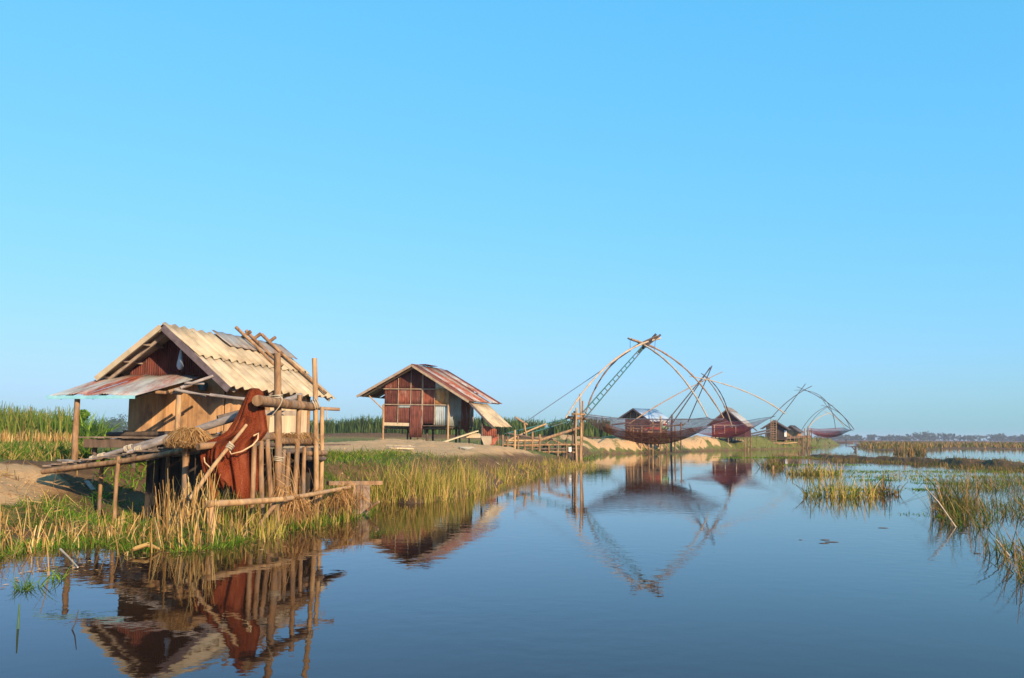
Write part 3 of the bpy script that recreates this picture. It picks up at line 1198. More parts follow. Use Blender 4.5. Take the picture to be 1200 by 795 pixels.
# lever poles lying up the ramp with white lashings
lv = thing('lashed_pole', 'long grey pole with white lashings lying up the log ramp', 'pole', P(92, 545, 17.5))
La, Lb = P(92, 543, 17.5), P(196, 512, 17.0)
MB().log(La, Lb, .044, .05, bend=.004).build('shaft', M['grey_log'], lv)
ax = (Lb - La).normalized()
for t in (.03, .16, .25, .29, .55, .60):
    c = La.lerp(Lb, t)
    m = MB().ring(c - ax * .03, ax, .056, .011, turns=3, pitch=.022)
    m.build('lashing', M['rope'], lv)
lv = thing('lashed_pole', 'thick grey pole slanting from the ramp up behind the red net', 'pole', P(150, 535, 16.8))
La, Lb = P(150, 531, 16.8), P(300, 481, 16.6)
MB().log(La, Lb, .05, .082, bend=.004).build('shaft', M['grey_log'], lv)
ax = (Lb - La).normalized()
for t in (.06, .08):
    MB().ring(La.lerp(Lb, t), ax, .062, .011, turns=3, pitch=.03).build('lashing', M['rope'], lv)
m = MB().log(P(255, 490, 16.7), P(310, 477, 17.2), .05)
tag(m.build('pole', M['dark_log']), 'thin dark pole above the thick grey one behind the red net', 'pole')


def strands(n, fn, w_, mt, name, label, cat, parent=None, group=None):
    """a mass of straw: each strand a thin bent strip through the points fn gives"""
    V, F = [], []
    for i in range(n):
        pts = fn(i)
        k = len(V)
        an = random.uniform(0, math.pi)
        for j, p in enumerate(pts):
            s = w_ * (1 - .6 * j / (len(pts) - 1)) * random.uniform(.7, 1.3)
            d = Vector((math.cos(an), math.sin(an) * .6, .35)) * s
            V += [tuple(Vector(p) - d), tuple(Vector(p) + d)]
            if j:
                b = k + 2 * j
                F.append((b - 2, b - 1, b + 1, b))
    o = obj_np(name, np.array(V), F, mt, parent)
    if parent is None:
        tag(o, label, cat, group)
    return o


sc = P(222, 516, 15.8)
sc.z = A1.z + .05


def heap(i):
    a = random.uniform(0, 2 * math.pi)
    d = Vector((math.cos(a), math.sin(a) * .7, 0))
    r = random.uniform(.12, .36)
    top = sc + Vector((random.uniform(-.16, .16), random.uniform(-.1, .1), .27 * random.uniform(.8, 1.1)))
    return [top, top + d * r * .5 + Vector((0, 0, -.06)), top + d * r + Vector((0, 0, -.2)), sc + d * r * 1.25 + Vector((random.uniform(-.05, .05), 0, random.uniform(-.08, .03)))]


strands(1300, heap, .006, M['straw'], 'straw_heap', 'rounded heap of dry straw at the top of the log ramp', 'straw heap')

DD = lambda px: 15.3 + (px - 297) * .035
pf = thing('pile_platform', 'rough log platform on close set piles beside the red net', 'platform', P(330, 600, 16.4))
ZP = A1.z
for px, py, pb in ((298, 520, 296), (306, 517, 308), (313, 515, 316), (333, 527, 331), (338, 530, 337), (357, 524, 356)):
    m = MB()
    post_to(m, P(px, py, DD(px)), (pb, 580), DD(px), -.5, .048 if px < 320 else .042)
    m.build('pile', M['log'], pf)
for a, b, r in (((232, 524), (312, 515), .06), ((304, 513), (324, 511), .08), ((325, 517), (368, 518), .07), ((327, 530), (372, 527), .05), ((357, 532), (381, 531), .06), ((358, 537), (380, 538), .05), ((300, 520), (330, 522), .05)):
    m = MB().log(P(*a, DD(max(a[0], 285)) + .1), P(*b, DD(b[0]) + .25), r)
    m.build('deck_log', M['log'] if r > .05 else M['dark_log'], pf)
m = MB()
for i in range(14):
    a = P(236 + i * 9.5, 519, 15.9 + i * .17)
    a.z = ZP + .02
    m.beam(a, a + Vector((.45, 1.9, 0)), .2, .03)
m.build('deck_boards', M['deck_plank'], pf)


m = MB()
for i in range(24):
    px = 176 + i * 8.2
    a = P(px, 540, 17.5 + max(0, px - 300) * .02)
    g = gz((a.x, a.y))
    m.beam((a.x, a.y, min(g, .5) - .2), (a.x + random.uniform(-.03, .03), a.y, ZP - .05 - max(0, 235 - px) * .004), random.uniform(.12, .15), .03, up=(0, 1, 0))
m.build('shade_backing', M['shade_board'], pf)  # dark backing added under the deck to paint the shade there


def deckstraw(i):
    px = random.uniform(326, 367)
    a = P(px, 512 + random.uniform(-3, 4), DD(px) + random.uniform(-.1, .5))
    d = Vector((random.uniform(-.3, .3), random.uniform(-.2, .1), 0))
    return [a, a + d * .5 + Vector((0, 0, .04)), a + d + Vector((0, 0, random.uniform(-.16, .0)))]


strands(260, deckstraw, .008, M['straw'], 'loose_straw', 'loose dry straw strewn over the log platform', 'straw')

fr = thing('post_frame', 'tall frame of lashed posts and a thick crossbar beside the plank wall', 'frame', P(345, 600, 17.0))
for tp, bp, D, r in (((325, 414), (327, 600), 16.3, .10), ((368.5, 420), (370.5, 580), 17.7, .078), ((377.5, 477), (375.5, 572), 18.4, .07), ((351, 463), (345, 582), 17.1, .075)):
    m = MB()
    post_to(m, P(*tp, D), bp, D, -.4, r * .68, r * .62, bend=.006)
    m.build('post', M['pale_log'] if tp[0] in (368.5, 377.5) else M['log'], fr)
m = MB().log(P(301.5, 469.5, 15.2), P(366, 477, 17.75), .098, .085, bend=.008, n=12)
m.build('crossbar', M['log'], fr)
m = MB().log(P(328, 473, 17.0), P(352, 464, 18.0), .06)
m.build('brace', M['grey_log'], fr)
m = MB().log(P(346, 477.5, 18.3), P(398, 480, 18.7), .035)
m.build('thin_rail', M['brown_bamboo'], fr)
m = MB().beam(P(306, 484, 17.4), P(347, 484.5, 18.2), .03, .10)
m.build('rail_board', M['grey_plank'], fr)
m = MB()
m.ring(P(325.5, 468, 16.25), (0, 0, 1), .08, .012, turns=2, pitch=.04)
m.build('lashing', M['rope'], fr)
m = MB()
m.ring(P(326, 541, 16.3), (.2, 0, 1), .085, .012, turns=3, pitch=.03)
m.build('lashing', M['rope'], fr)
m = MB()
m.ring(P(366.5, 475, 17.65), (1, .4, .3), .10, .012, turns=3, pitch=.04)
m.build('lashing', M['rope'], fr)
m = MB()
m.tube(bez(P(314, 465, 16.05), P(330, 466, 15.95), P(317, 489, 15.95), 14), .012, .010, 6)
m.build('rope', M['rope'], fr)
m = MB()
m.tube(bez(P(383, 480, 18.4), P(386, 492, 18.4), P(389, 489, 18.4), 8), .008, .008, 5)
m.build('rope', M['rope'], fr)


# red fishing net draped over the crossbar
rows = [(455.5, 297, 303, .10), (459, 292.5, 308, .15), (466, 289, 309, .17), (478, 284, 309.5, .19), (492, 278, 311.5, .22), (505, 270, 313, .25),
        (511, 262, 309, .27), (517, 248, 304, .29), (523, 240, 301, .30), (535, 239, 300, .32), (548, 242, 301, .31), (562, 247, 302, .29), (577, 252, 301, .25)]
NV = 120
VV = []
FF = []
yy = [r[0] for r in rows]
fine = np.linspace(yy[0], yy[-1], 60)
for j, y in enumerate(fine):
    xl = np.interp(y, yy, [r[1] for r in rows])
    xr = np.interp(y, yy, [r[2] for r in rows])
    dp = np.interp(y, yy, [r[3] for r in rows])
    D = 15.75 - .02 * (y - 455) / 10
    t = (y - yy[0]) / (yy[-1] - yy[0])
    c0, cl, cr = P((xl + xr) / 2, y, D), P(xl, y, D), P(xr, y, D)
    hw = (cr - cl).length / 2
    for k in range(NV):
        an = 2 * math.pi * k / NV
        f = 1 + (.13 * math.sin(7 * an + 2.2 * t + .6 * math.sin(5 * t)) + .08 * math.sin(13 * an - 3 * t) + .05 * math.sin(23 * an + 4 * t) + .03 * math.sin(41 * an - 9 * t)) * min(1, .2 + 1.6 * t)
        yj = (.16 * math.sin(3 * an + 1) + .08 * math.sin(11 * an) + .05 * math.sin(29 * an)) * max(0, (t - .8) / .2) ** 1.5
        VV.append(c0 + Vector((math.cos(an) * hw * (1 + (f - 1) * .35), math.sin(an) * dp * f * (1.6 if math.sin(an) < 0 else .8), yj)))
for j in range(len(fine) - 1):
    for k in range(NV):
        FF.append((j * NV + k, (j + 1) * NV + k, (j + 1) * NV + (k + 1) % NV, j * NV + (k + 1) % NV))
FF.append(tuple(range(NV)))
nt_ = obj_np('fishing_net', np.array([tuple(p) for p in VV]), FF, M['hang_net'], sm=[True] * len(FF))
tag(nt_, 'rust red fishing net draped in folds over the end of the thick crossbar', 'net')
m = MB()
m.tube([P(297, 511, 15.2), P(303, 508, 15.25), P(302, 515, 15.15), P(296, 522, 15.05), P(284, 529, 15.0), P(271, 532.5, 15.0), P(268, 526, 15.0)], .014, .012, 6)
m.build('net_cord', M['cord'], nt_)
m = MB()
m.tube([P(239, 535, 15.3), P(240, 542, 15.2), P(247, 549, 15.1), P(252, 551, 15.1)], .012, .010, 6)
m.build('net_cord', M['cord'], nt_)
st = thing('leaning_stick', 'bare stick with a white lashing leaning across the red net', 'stick', P(225, 585, 14.1))
a, b = P(289, 498, 14.95), P(222, 586, 14.1)
MB().log(b, a, .036, .026, bend=.012).build('shaft', M['pale_log'], st)
MB().ring(a.lerp(b, .27), b - a, .05, .014, turns=3, pitch=.035).build('lashing', M['rope'], st)

# rail at the foot of the bank
br = thing('bank_rail', 'low peeled log rail on a stout pile at the water edge', 'rail', P(246, 632, 13.9))
m = MB()
post_to(m, P(246.5, 588, 13.9), (246.5, 628), 13.9, -.5, .068, .064, bend=.004, n=12)
m.build('pile', M['pale_log'], br)
m = MB().log(P(243, 591, 13.8), P(330, 585.5, 15.3), .056, .045, bend=.012, n=12, seg=10)
m.build('rail_log', M['pale_log'], br)
m = MB().log(P(334, 585, 15.5), P(410, 571, 18.3), .045, .036, bend=.012, seg=10)
m.build('rail_log', M['pale_log'], br)
m = MB()
post_to(m, P(324, 586, 15.5), (325, 612), 15.5, -.4, .055)
m.build('pile', M['log'], br)
m = MB().log(P(326, 588, 15.4), P(303, 616, 14.9), .045, .03, bend=.03)
m.build('branch', M['log'], br)
sl = thing('plank_sluice', 'old upright planks with a top beam closing the small ditch', 'sluice', P(425, 598, 18.6))
for x, r in ((428, .10), (423, .08), (418, .07)):
    a = P(x, 569, 18.7)
    m = MB().beam((a.x, a.y, -.4), (a.x, a.y, a.z), r * 2, .05, up=(.3, -1, 0))
    m.build('board', M['deck_plank'], sl)
m = MB().beam(P(384, 566.5, 18.6), P(447, 566, 19.3), .13, .08)
m.build('top_beam', M['log'], sl)
m = MB().log(P(431, 598, 18.5), P(444, 588, 18.4), .03)
m.build('branch', M['log'], sl)


def tuft(c, rx, h, n, label):
    c = Vector(c)
    lobes = [(random.uniform(-.7, .7) * rx, random.uniform(-.4, .4) * rx, random.uniform(.55, 1.1) * h) for _ in range(5)]

    def fn(i):
        lx, ly, lh = random.choice(lobes)
        a = random.uniform(0, 2 * math.pi)
        d = Vector((math.cos(a), math.sin(a) * .8, 0)) * rx * random.uniform(.15, .75)
        top = c + Vector((lx + random.gauss(0, .08) * rx, ly + random.gauss(0, .08) * rx, lh * random.uniform(.55, 1.15)))
        low = Vector((top.x, top.y, c.z)) + d * 1.1 + Vector((0, 0, random.uniform(-.05, .45) * h))
        return [top, top + d * .4 + Vector((0, 0, random.uniform(-.02, .06))), top.lerp(low, .6) + d * .3, low]
    return strands(n, fn, .007, M['straw'], 'straw_tuft', label, 'straw')


p = P(338, 600, 15.9)
tuft((p.x, p.y, .05), .45, .55, 280, 'drooping tuft of dry straw behind the end of the peeled rail')
p = P(385, 590, 17.6)
tuft((p.x, p.y, .05), .45, .6, 280, 'dry straw tuft hanging on the bank behind the rail end')
p = P(410, 592, 18.2)
tuft((p.x, p.y, .05), .42, .65, 280, 'thick dry straw tuft next to the old sluice planks')


def hanging(i):
    px = random.uniform(318, 352)
    a = P(px, random.uniform(526, 572), DD(px) - .15)
    d = Vector((random.uniform(-.45, .45), random.uniform(-.2, .05), 0))
    return [a, a + d * .6 + Vector((0, 0, -.1)), a + d + Vector((0, 0, -.45)), a + d * 1.1 + Vector((0, 0, -random.uniform(.6, 1.0)))]


strands(46, hanging, .004, M['straw'], 'dry_vine', 'tangle of dry vines hanging among the piles right of the red net', 'vine')

# ================================================================== HUT 2: patchwork iron hut
F2 = Frame(P(482.6, 427, 51.0), 20)
ZR2 = P(482.6, 427, 51.0).z
VE2, ZE2 = F2.at_u(551, 470, 0)
VL2, ZL2 = F2.at_u(417, 464, 0)
U2 = F2.at_v(519, 434, 0)[0]
U2e = F2.at_v(581, 472, VE2)[0]
U2 = 4.9
UW2 = .75
print('hut2', ZR2, VE2, ZE2, VL2, ZL2, U2, U2e)
rz2 = lambda v: ZR2 + ((ZE2 - ZR2) * v / VE2 if v >= 0 else (ZL2 - ZR2) * v / VL2)
h2 = thing('stilt_hut', 'patchwork hut of rusty and grey iron sheets on thin stilts above the sand mound', 'hut', F2.w(2.5, 0, 1.3), 'stilt huts along the bank')
w = F2.w
mts = ['rust', 'zinc_stain', 'bright_rust', 'old_zinc', 'rust', 'zinc_stain', 'deep_rust', 'bright_rust', 'zinc_stain', 'rust']
for k in range(7):
    a, b = U2 * k / 7 - .03, U2 * (k + 1) / 7 + .03
    m = MB().corr(w(a, 0, ZR2 + .02 + .012 * (k % 2)), w(b, 0, ZR2 + .02 + .012 * (k % 2)), w(b, VE2 * random.uniform(.97, 1.03), ZE2 + .012 * (k % 2)), w(a, VE2 * random.uniform(.97, 1.03), ZE2 + .012 * (k % 2)), 8, .012, .005, warp=.015)
    m.build('roof_sheet', M[mts[k]], h2)
    m = MB().corr(w(a, 0, ZR2 + .02 + .012 * (k % 2)), w(b, 0, ZR2 + .02 + .012 * (k % 2)), w(b, VL2 * random.uniform(.97, 1.02), ZL2 + .012 * (k % 2)), w(a, VL2 * random.uniform(.97, 1.02), ZL2 + .012 * (k % 2)), 8, .012, .005, warp=.015)
    m.build('roof_sheet', M[mts[k + 2]], h2)
m = MB().beam(w(1.3, .05, ZR2 + .09), w(2.9, .05, ZR2 + .09), .45, .03)
m.build('ridge_sheet', M['rust'], h2)
for v1, z1 in ((VE2, ZE2), (VL2, ZL2)):
    m = MB().beam(w(-.02, 0, ZR2 - .07), w(-.02, v1 * .98, z1 - .05), .05, .13)
    m.build('barge_board', M['batten'], h2)
    for t in (.35, .68, .96):
        m = MB().beam(w(.05, v1 * t, rz2(v1 * t) - .08), w(U2 - .05, v1 * t, rz2(v1 * t) - .08), .06, .06)
        m.build('purlin', M['pale_plank'], h2)
    m = MB().beam(w(.5, v1 * .03, ZR2 - .13), w(.5, v1 * .95, rz2(v1 * .95) - .12), .06, .08)
    m.build('rafter', M['pale_plank'], h2)
cols = [450.5, 466.6, 481.3, 495.2, 509.9, 525.4]
cv = [F2.at_u(x, 480, UW2)[0] for x in cols]
za2 = F2.at_u(488, 456, UW2)[1]
zb2 = F2.at_u(488, 474.5, UW2)[1]
zc2 = F2.at_u(488, 499.5, UW2)[1]
pal = [['rust', 'deep_rust', 'rust'], ['deep_rust', 'bright_rust', 'rust'], ['deep_rust', 'rust', 'deep_rust'], ['deep_rust', 'bright_rust', 'deep_rust'], ['zinc', 'orange_zinc', 'zinc']]
for c in range(5):
    a, b = cv[c], cv[c + 1]
    off = .01 * (c % 2)
    q = lambda v, z: w(UW2 - off, v, z)
    m = MB().corr(q(a, rz2(a) - .1), q(b, rz2(b) - .1), q(b, za2), q(a, za2), 7, .008, .004)
    m.build('wall_sheet', M[pal[c][0]], h2)
    m = MB().corr(q(a, za2), q(b, za2), q(b, zb2), q(a, zb2), 7, .008, .004)
    m.build('wall_sheet', M[pal[c][1]], h2)
    zl_ = zc2 + random.uniform(.0, .18)
    m = MB().corr(q(a, zb2), q(b, zb2), q(b, zl_), q(a, zl_), 7, .008, .004)
    m.build('wall_sheet', M[pal[c][2]], h2)
m = MB().corr(w(UW2 - .03, cv[1] + .05, zb2 - .02), w(UW2 - .03, cv[2] + .02, zb2 - .02), w(UW2 - .03, cv[2] + .02, zb2 - .17), w(UW2 - .03, cv[1] + .05, zb2 - .17), 7, .006, .004)
m.build('wall_patch', M['zinc'], h2)
m = MB().beam(w(UW2 - .03, cv[0], zc2 + .12), w(UW2 - .03, cv[2], zc2 + .08), .03, .18, )
m.build('skirting_board', M['pale_plank'], h2)
d0, d1 = F2.at_u(480, 500, UW2 - .08)[0], F2.at_u(495, 500, UW2 - .08)[0]
zd0, zd1 = F2.at_u(488, 476, UW2)[1], F2.at_u(488, 512.5, UW2)[1]
m = MB().corr(w(UW2 - .06, d0, zd0), w(UW2 - .06, d1, zd0), w(UW2 - .14, d1, zd1), w(UW2 - .12, d0, zd1), 7, .009, .004)
m.build('door_sheet', M['rust'], h2)
for x, y0, y1 in ((466.6, 443, 497), (481.3, 432, 474), (494.5, 438, 498), (495.5, 438, 498), (509.3, 460, 498)):
    v0 = F2.at_u(x, 470, UW2 - .05)[0]
    m = MB().beam(w(UW2 - .05, v0, min(rz2(v0) - .12, F2.at_u(x, y0, UW2)[1])), w(UW2 - .05, v0, F2.at_u(x, y1, UW2)[1]), .045, .035, up=(1, 0, 0))
    m.build('batten', M['batten'], h2)
for z, x0, x1 in ((za2, 0, 4), (zb2, 0, 5)):
    m = MB().beam(w(UW2 - .07, cv[x0] - .05, z + .03), w(UW2 - .07, cv[x1] + .02, z - .03), .04, .06)
    m.build('batten', M['batten'], h2)
VW2 = cv[5]
us = [UW2, 2.6, 3.7, U2 - .4]
for k, mt in enumerate(('zinc', 'bright_rust', 'old_zinc')):
    zt = rz2(VW2) - .1
    m = MB().corr(w(us[k], VW2, zt), w(us[k + 1], VW2, zt), w(us[k + 1], VW2, zc2 - (.0 if k != 1 else .5)), w(us[k], VW2, zc2), 9, .008, .004)
    m.build('wall_sheet', M[mt], h2)
m = MB().corr(w(U2 - .4, cv[0], rz2(cv[0]) - .1), w(UW2, cv[0], rz2(cv[0]) - .1), w(UW2, cv[0], zc2), w(U2 - .4, cv[0], zc2), 22, .008, .004)
m.build('wall_sheet', M['deep_rust'], h2)
m = MB()
for a, b in ((cv[0], 0), (0, VW2)):
    m.slab([w(U2 - .4, b, zc2), w(U2 - .4, a, zc2), w(U2 - .4, a, rz2(a) - .08), w(U2 - .4, b, rz2(b) - .08)], .02)
m.build('back_wall', M['old_zinc'], h2)
m = MB()
for k in range(14):
    m.beam(w(UW2 + .1 + k * .25, cv[0], zc2 + .02), w(UW2 + .1 + k * .25, VW2, zc2 + .02), .24, .03)
m.build('floor', M['deck_plank'], h2)
for uu, vv, r, mt, tp in ((UW2 - .06, cv[0] - .04, .06, 'pale_log', zb2), (UW2 - .08, VW2 + .03, .06, 'pale_log', rz2(VW2) - .15), (2.3, VW2 + .05, .055, 'log', zc2 + .3), (3.8, VW2 + .05, .05, 'pale_log', rz2(VW2) - .15),
                          (2.4, cv[1], .06, 'dark_log', zc2), (UW2 + .3, (cv[2] + cv[3]) / 2, .07, 'dark_log', zc2), (3.8, cv[2], .06, 'dark_log', zc2), (3.8, cv[4], .06, 'dark_log', zc2), (1.4, cv[3], .07, 'dark_log', zc2), (3.8, cv[0], .06, 'log', zc2)):
    p = w(uu, vv, 0)
    m = MB().log((p.x, p.y, gz((p.x, p.y)) - .3), (p.x, p.y, tp), r, bend=.01)
    m.build('stilt', M[mt], h2)
for u0 in (UW2 + .2, 2.3, 3.8):
    m = MB().log(w(u0, cv[0] - .2, zc2 - .1), w(u0, VW2 + .2, zc2 - .1), .06)
    m.build('floor_beam', M['dark_log'], h2)
a = F2.at_u(432, 464, UW2 - .2)
b = F2.at_u(450, 481, UW2 - .1)
m = MB().log(w(.6, a[0], a[1] + .0), w(UW2 - .08, b[0], b[1]), .035)
m.build('brace', M['pale_log'], h2)
# lean-to on the right
UL0 = .35
la = F2.at_u(551, 471, UL0)
lb = F2.at_u(579, 500, UL0)
LL = 2.9
m = MB()
for k in range(4):
    a0, b0 = UL0 + LL * k / 4 - .02, UL0 + LL * (k + 1) / 4 + .02
    m.corr(w(a0, la[0] - .1, la[1] + .03 - .05), w(b0, la[0] - .1, la[1] - .02), w(b0, lb[0], lb[1]), w(a0, lb[0], lb[1]), 3, .025, .01, jag=.02)
m.build('lean_to_roof', M['tan_sheet'], h2)
m = MB().beam(w(UL0, la[0], la[1] - .10), w(UL0, lb[0] - .05, lb[1] - .07), .05, .10)
m.build('barge_board', M['barge'], h2)
for uu, vv, r, mt in ((UL0 + .25, F2.at_u(565, 505, UL0 + .25)[0], .06, 'dark_log'), (UL0 + .3, F2.at_u(592, 508, UL0 + .3)[0] - .15, .06, 'log'), (UL0 + LL - .2, F2.at_u(592, 508, UL0 + .3)[0] - .1, .06, 'pale_log'), (UL0 + LL - .2, F2.at_u(565, 505, UL0 + .25)[0], .05, 'log')):
    p = w(uu, vv, 0)
    t = (vv - la[0]) / (lb[0] - la[0])
    m = MB().log((p.x, p.y, gz((p.x, p.y)) - .3), (p.x, p.y, la[1] + (lb[1] - la[1]) * t - .08), r)
    m.build('lean_to_post', M[mt], h2)
c0, c1 = F2.at_u(566, 500, UL0 + .3), F2.at_u(582, 512, UL0 + .3)
m = MB().corr(w(UL0 + .28, c0[0], c0[1] + .1), w(UL0 + .28, c1[0], c0[1] - .15), w(UL0 + .28, c1[0], c1[1]), w(UL0 + .28, c0[0], c1[1] - .05), 7, .01, .004)
m.build('lean_to_wall', M['bright_rust'], h2)
c0, c1 = F2.at_u(549, 506, UL0 + .5), F2.at_u(566, 513, UL0 + .5)
m = MB()
for k in range(5):
    m.beam(w(UL0 + .4 + k * .3, c0[0], c0[1] - .12), w(UL0 + .4 + k * .3, c1[0], c0[1] - .12), .27, .04)
m.beam(w(UL0 + .22, c0[0], c0[1] - .25), w(UL0 + .22, c1[0], c0[1] - .25), .03, .2)
m.build('lean_to_floor', M['pale_plank'], h2)


def ground_pt(px, py, z):
    p = G(px, py, z)
    return Vector((p.x, p.y, gz((p.x, p.y))))


a, b = P(500, 519, 49.0), P(560, 505, 50.5)
m = MB().beam((a.x, a.y, gz((a.x, a.y)) + .06), b, .30, .05)
tag(m.build('ramp_plank', M['pale_plank']), 'long pale plank sloping up to the doorway side of the patchwork hut', 'plank')
pk = thing('plank_pile', 'small pile of pale planks on the sand before the patchwork hut', 'plank pile', ground_pt(467, 527, 1.1))
for i, (x0, y0, x1, y1) in enumerate(((455, 525.5, 478, 524), (457, 527.5, 480, 523.5), (461, 528, 482, 521.5), (454, 526, 470, 527.5))):
    a = ghit(x0, y0)
    d = Vector((x1 - x0, (y0 - y1) * 6, 0)).normalized() * 1.1
    b = a + d
    m = MB().beam((a.x, a.y, gz((a.x, a.y)) + .04 + .03 * i), (b.x, b.y, gz((b.x, b.y)) + .04 + .03 * i), .16, .035)
    m.build('plank', M['pale_plank'] if i % 2 else M['grey_plank'], pk)
a = P(569, 521, 49.6)
m = MB().corr(P(563, 511, 49.4), P(576, 511, 49.8), P(576, 520, 49.6), P(569, 527, 49.2), 6, .012, .006)
o = m.build('leaning_sheet', M['tan_sheet'])
tag(o, 'pale tan sheet leaning under the rusty end wall of the lean-to', 'sheet')
m = MB().corr(P(578, 512.5, 50.0), P(584, 512, 50.3), P(580, 521, 49.9), P(574, 523, 49.6), 5, .012, .006)
tag(m.build('leaning_sheet', M['bright_rust']), 'narrow rusty sheet leaning at the corner of the lean-to', 'sheet')
q0, q2 = ghit(545, 526), ghit(576, 539)
dv = (q2 - q0).normalized().cross(Vector((0, 0, 1))) * .35
q = [q0 - dv, q0 + dv, q2 + dv, q2 - dv]
q = [Vector((p.x, p.y, gz((p.x, p.y)) + .05)) for p in q]
m = MB().corr(q[0], q[3], q[2], q[1], 14, .018, .008, rows=2)
tag(m.build('fallen_sheet', M['tan_sheet']), 'dusty corrugated sheet fallen down the bank beside the patchwork hut', 'sheet')

# ================================================================== JETTY to the first lift net
jt = thing('jetty', 'rickety pole jetty leading to the posts of the nearest lift net', 'jetty', P(640, 548, 51.5))
JX = lambda px: 50.0 + (px - 590) * .055
for px, y0, y1 in ((603.5, 504, 535), (607, 511, 538), (624, 506, 540), (632.5, 509, 545), (654, 517, 550), (595, 512, 535), (615, 516, 545), (643, 522, 548), (664, 520, 548)):
    m = MB()
    post_to(m, P(px, y0, JX(px)), (px - .2, y1), JX(px), -.5, .07 if y0 < 510 else .055, bend=.008)
    m.build('post', M['pale_log'] if y0 < 506 else M['log'], jt)
for i in range(12):
    px = 592 + i * 7.3 + random.uniform(-2, 2)
    m = MB()
    post_to(m, P(px, 522 + random.uniform(-3, 3), JX(px) + .8 + random.uniform(0, 1)), (px, 545), JX(px) + 1.2, -.5, .05)
    m.build('post', M['dark_log'], jt)
for a, b, r, mt in (((592, 516.5), (634, 516.5), .06, 'pale_log'), ((608, 522.5), (679, 521.5), .06, 'log'), ((590, 521), (632, 523), .05, 'log'), ((612, 526.5), (678, 526), .055, 'dark_log'), ((634, 530), (676, 530.5), .05, 'log'),
                 ((632, 516.5), (681, 501), .09, 'log'), ((594, 508), (634, 515.5), .05, 'dark_log')):
    m = MB().log(P(a[0], a[1], JX(a[0]) + .12), P(b[0], b[1], JX(b[0]) + .12), r)
    m.build('rail', M[mt], jt)
m = MB()
for i in range(30):
    px = 592 + i * 2.9
    a = P(px, 522 - (3 if i < 14 else 0), JX(px) + .2)
    m.beam(a, a + Vector((.15, 1.5, 0)), random.uniform(.12, .2), .03)
m.build('deck_boards', M['grey_plank'], jt)
for a, b in (((640, 512), (664, 523)), ((668, 505), (660, 524)), ((645, 514), (636, 527))):
    m = MB().log(P(*a, JX(a[0]) + .9), P(*b, JX(b[0]) + .9), .05)
    m.build('brace', M['log'], jt)
m = MB()
p = P(667.5, 527, JX(667) - .1)
m.lathe((p.x, p.y, p.z), [(0, -.14), (.11, -.14), (.115, -.12), (.115, .12), (.12, .13), (.10, .14), (.10, .12), (0, .11)], 16)
tn = m.build('tin_can', M['white'])
tag(tn, 'square looking white tin hung low on the jetty next to the net posts', 'tin')


# ================================================================== LIFT NETS
def net_surface(root, C, sag, m_in, m_out, n=28, rim=.16, edge=.22, name='net_bag'):
    """square net hung from four corners C, sagging in the middle"""
    C = [Vector(c) for c in C]

    def S(s, t):
        p = C[0] * (1 - s) * (1 - t) + C[1] * s * (1 - t) + C[2] * s * t + C[3] * (1 - s) * t
        a, b = 4 * s * (1 - s), 4 * t * (1 - t)
        z = sag * (edge * (a + b) / 1.0 * .5 + (1 - edge) * (a * b) ** .85)
        return p - Vector((0, 0, z + .04 * math.sin(9 * s + 5 * t)))
    g = [[S(i / n, j / n) for i in range(n + 1)] for j in range(n + 1)]
    vs = [p for r in g for p in r]
    f_in, f_out = [], []
    for j in range(n):
        for i in range(n):
            q = (j * (n + 1) + i, j * (n + 1) + i + 1, (j + 1) * (n + 1) + i + 1, (j + 1) * (n + 1) + i)
            mid = min(i + .5, n - i - .5, j + .5, n - j - .5) / n
            (f_out if mid < rim else f_in).append(q)
    for nm, f, mt in ((name, f_in, m_in), ('net_border', f_out, m_out)):
        if f:
            m = MB()
            m.add(vs, f, True)
            m.build(nm, mt, root)
    m = MB()
    for e0 in (g[0], g[-1], [r[0] for r in g], [r[-1] for r in g]):
        m.tube(e0, .022, .022, 5)
    m.build('edge_rope', M['dark_rope'], root)
    return g


def arm(root, pts, r0, r1, mt, name='arm', knots=3):
    m = MB()
    m.tube(pts, r0, r1, 8, .05, knots=knots)
    return m.build(name, M[mt], root)


ln = thing('lift_net', 'large square lift net on four bowed poles with a teal ladder mast nearest the hut', 'lift net', P(679, 545, 54.5), 'lift nets along the canal')
AP = P(755, 404, 57.5)
for (tx, ty), px, py, D, r, mt in (((679.5, 462), 680, 540, 54.3, .08, 'pale_log'), ((675.5, 478), 676, 540, 54.1, .085, 'pale_log'), ((673, 482), 672.5, 540, 54.8, .08, 'log'), ((683, 470), 682, 540, 55.4, .07, 'log'),
                                ((670.5, 484), 671, 545, 55.6, .07, 'dark_log'), ((684, 484), 681.5, 545, 56.2, .07, 'log')):
    m = MB()
    post_to(m, P(tx, ty, D), (px, py), D, -.6, r * .75)
    m.build('post', M[mt], ln)
m = MB().log(P(664, 489, 54.6), P(687, 491, 55.8), .09)
m.build('pivot_log', M['log'], ln)
m = MB().log(P(671, 485.5, 54.2), P(685, 486, 55.6), .07)
m.build('pivot_log', M['pale_log'], ln)
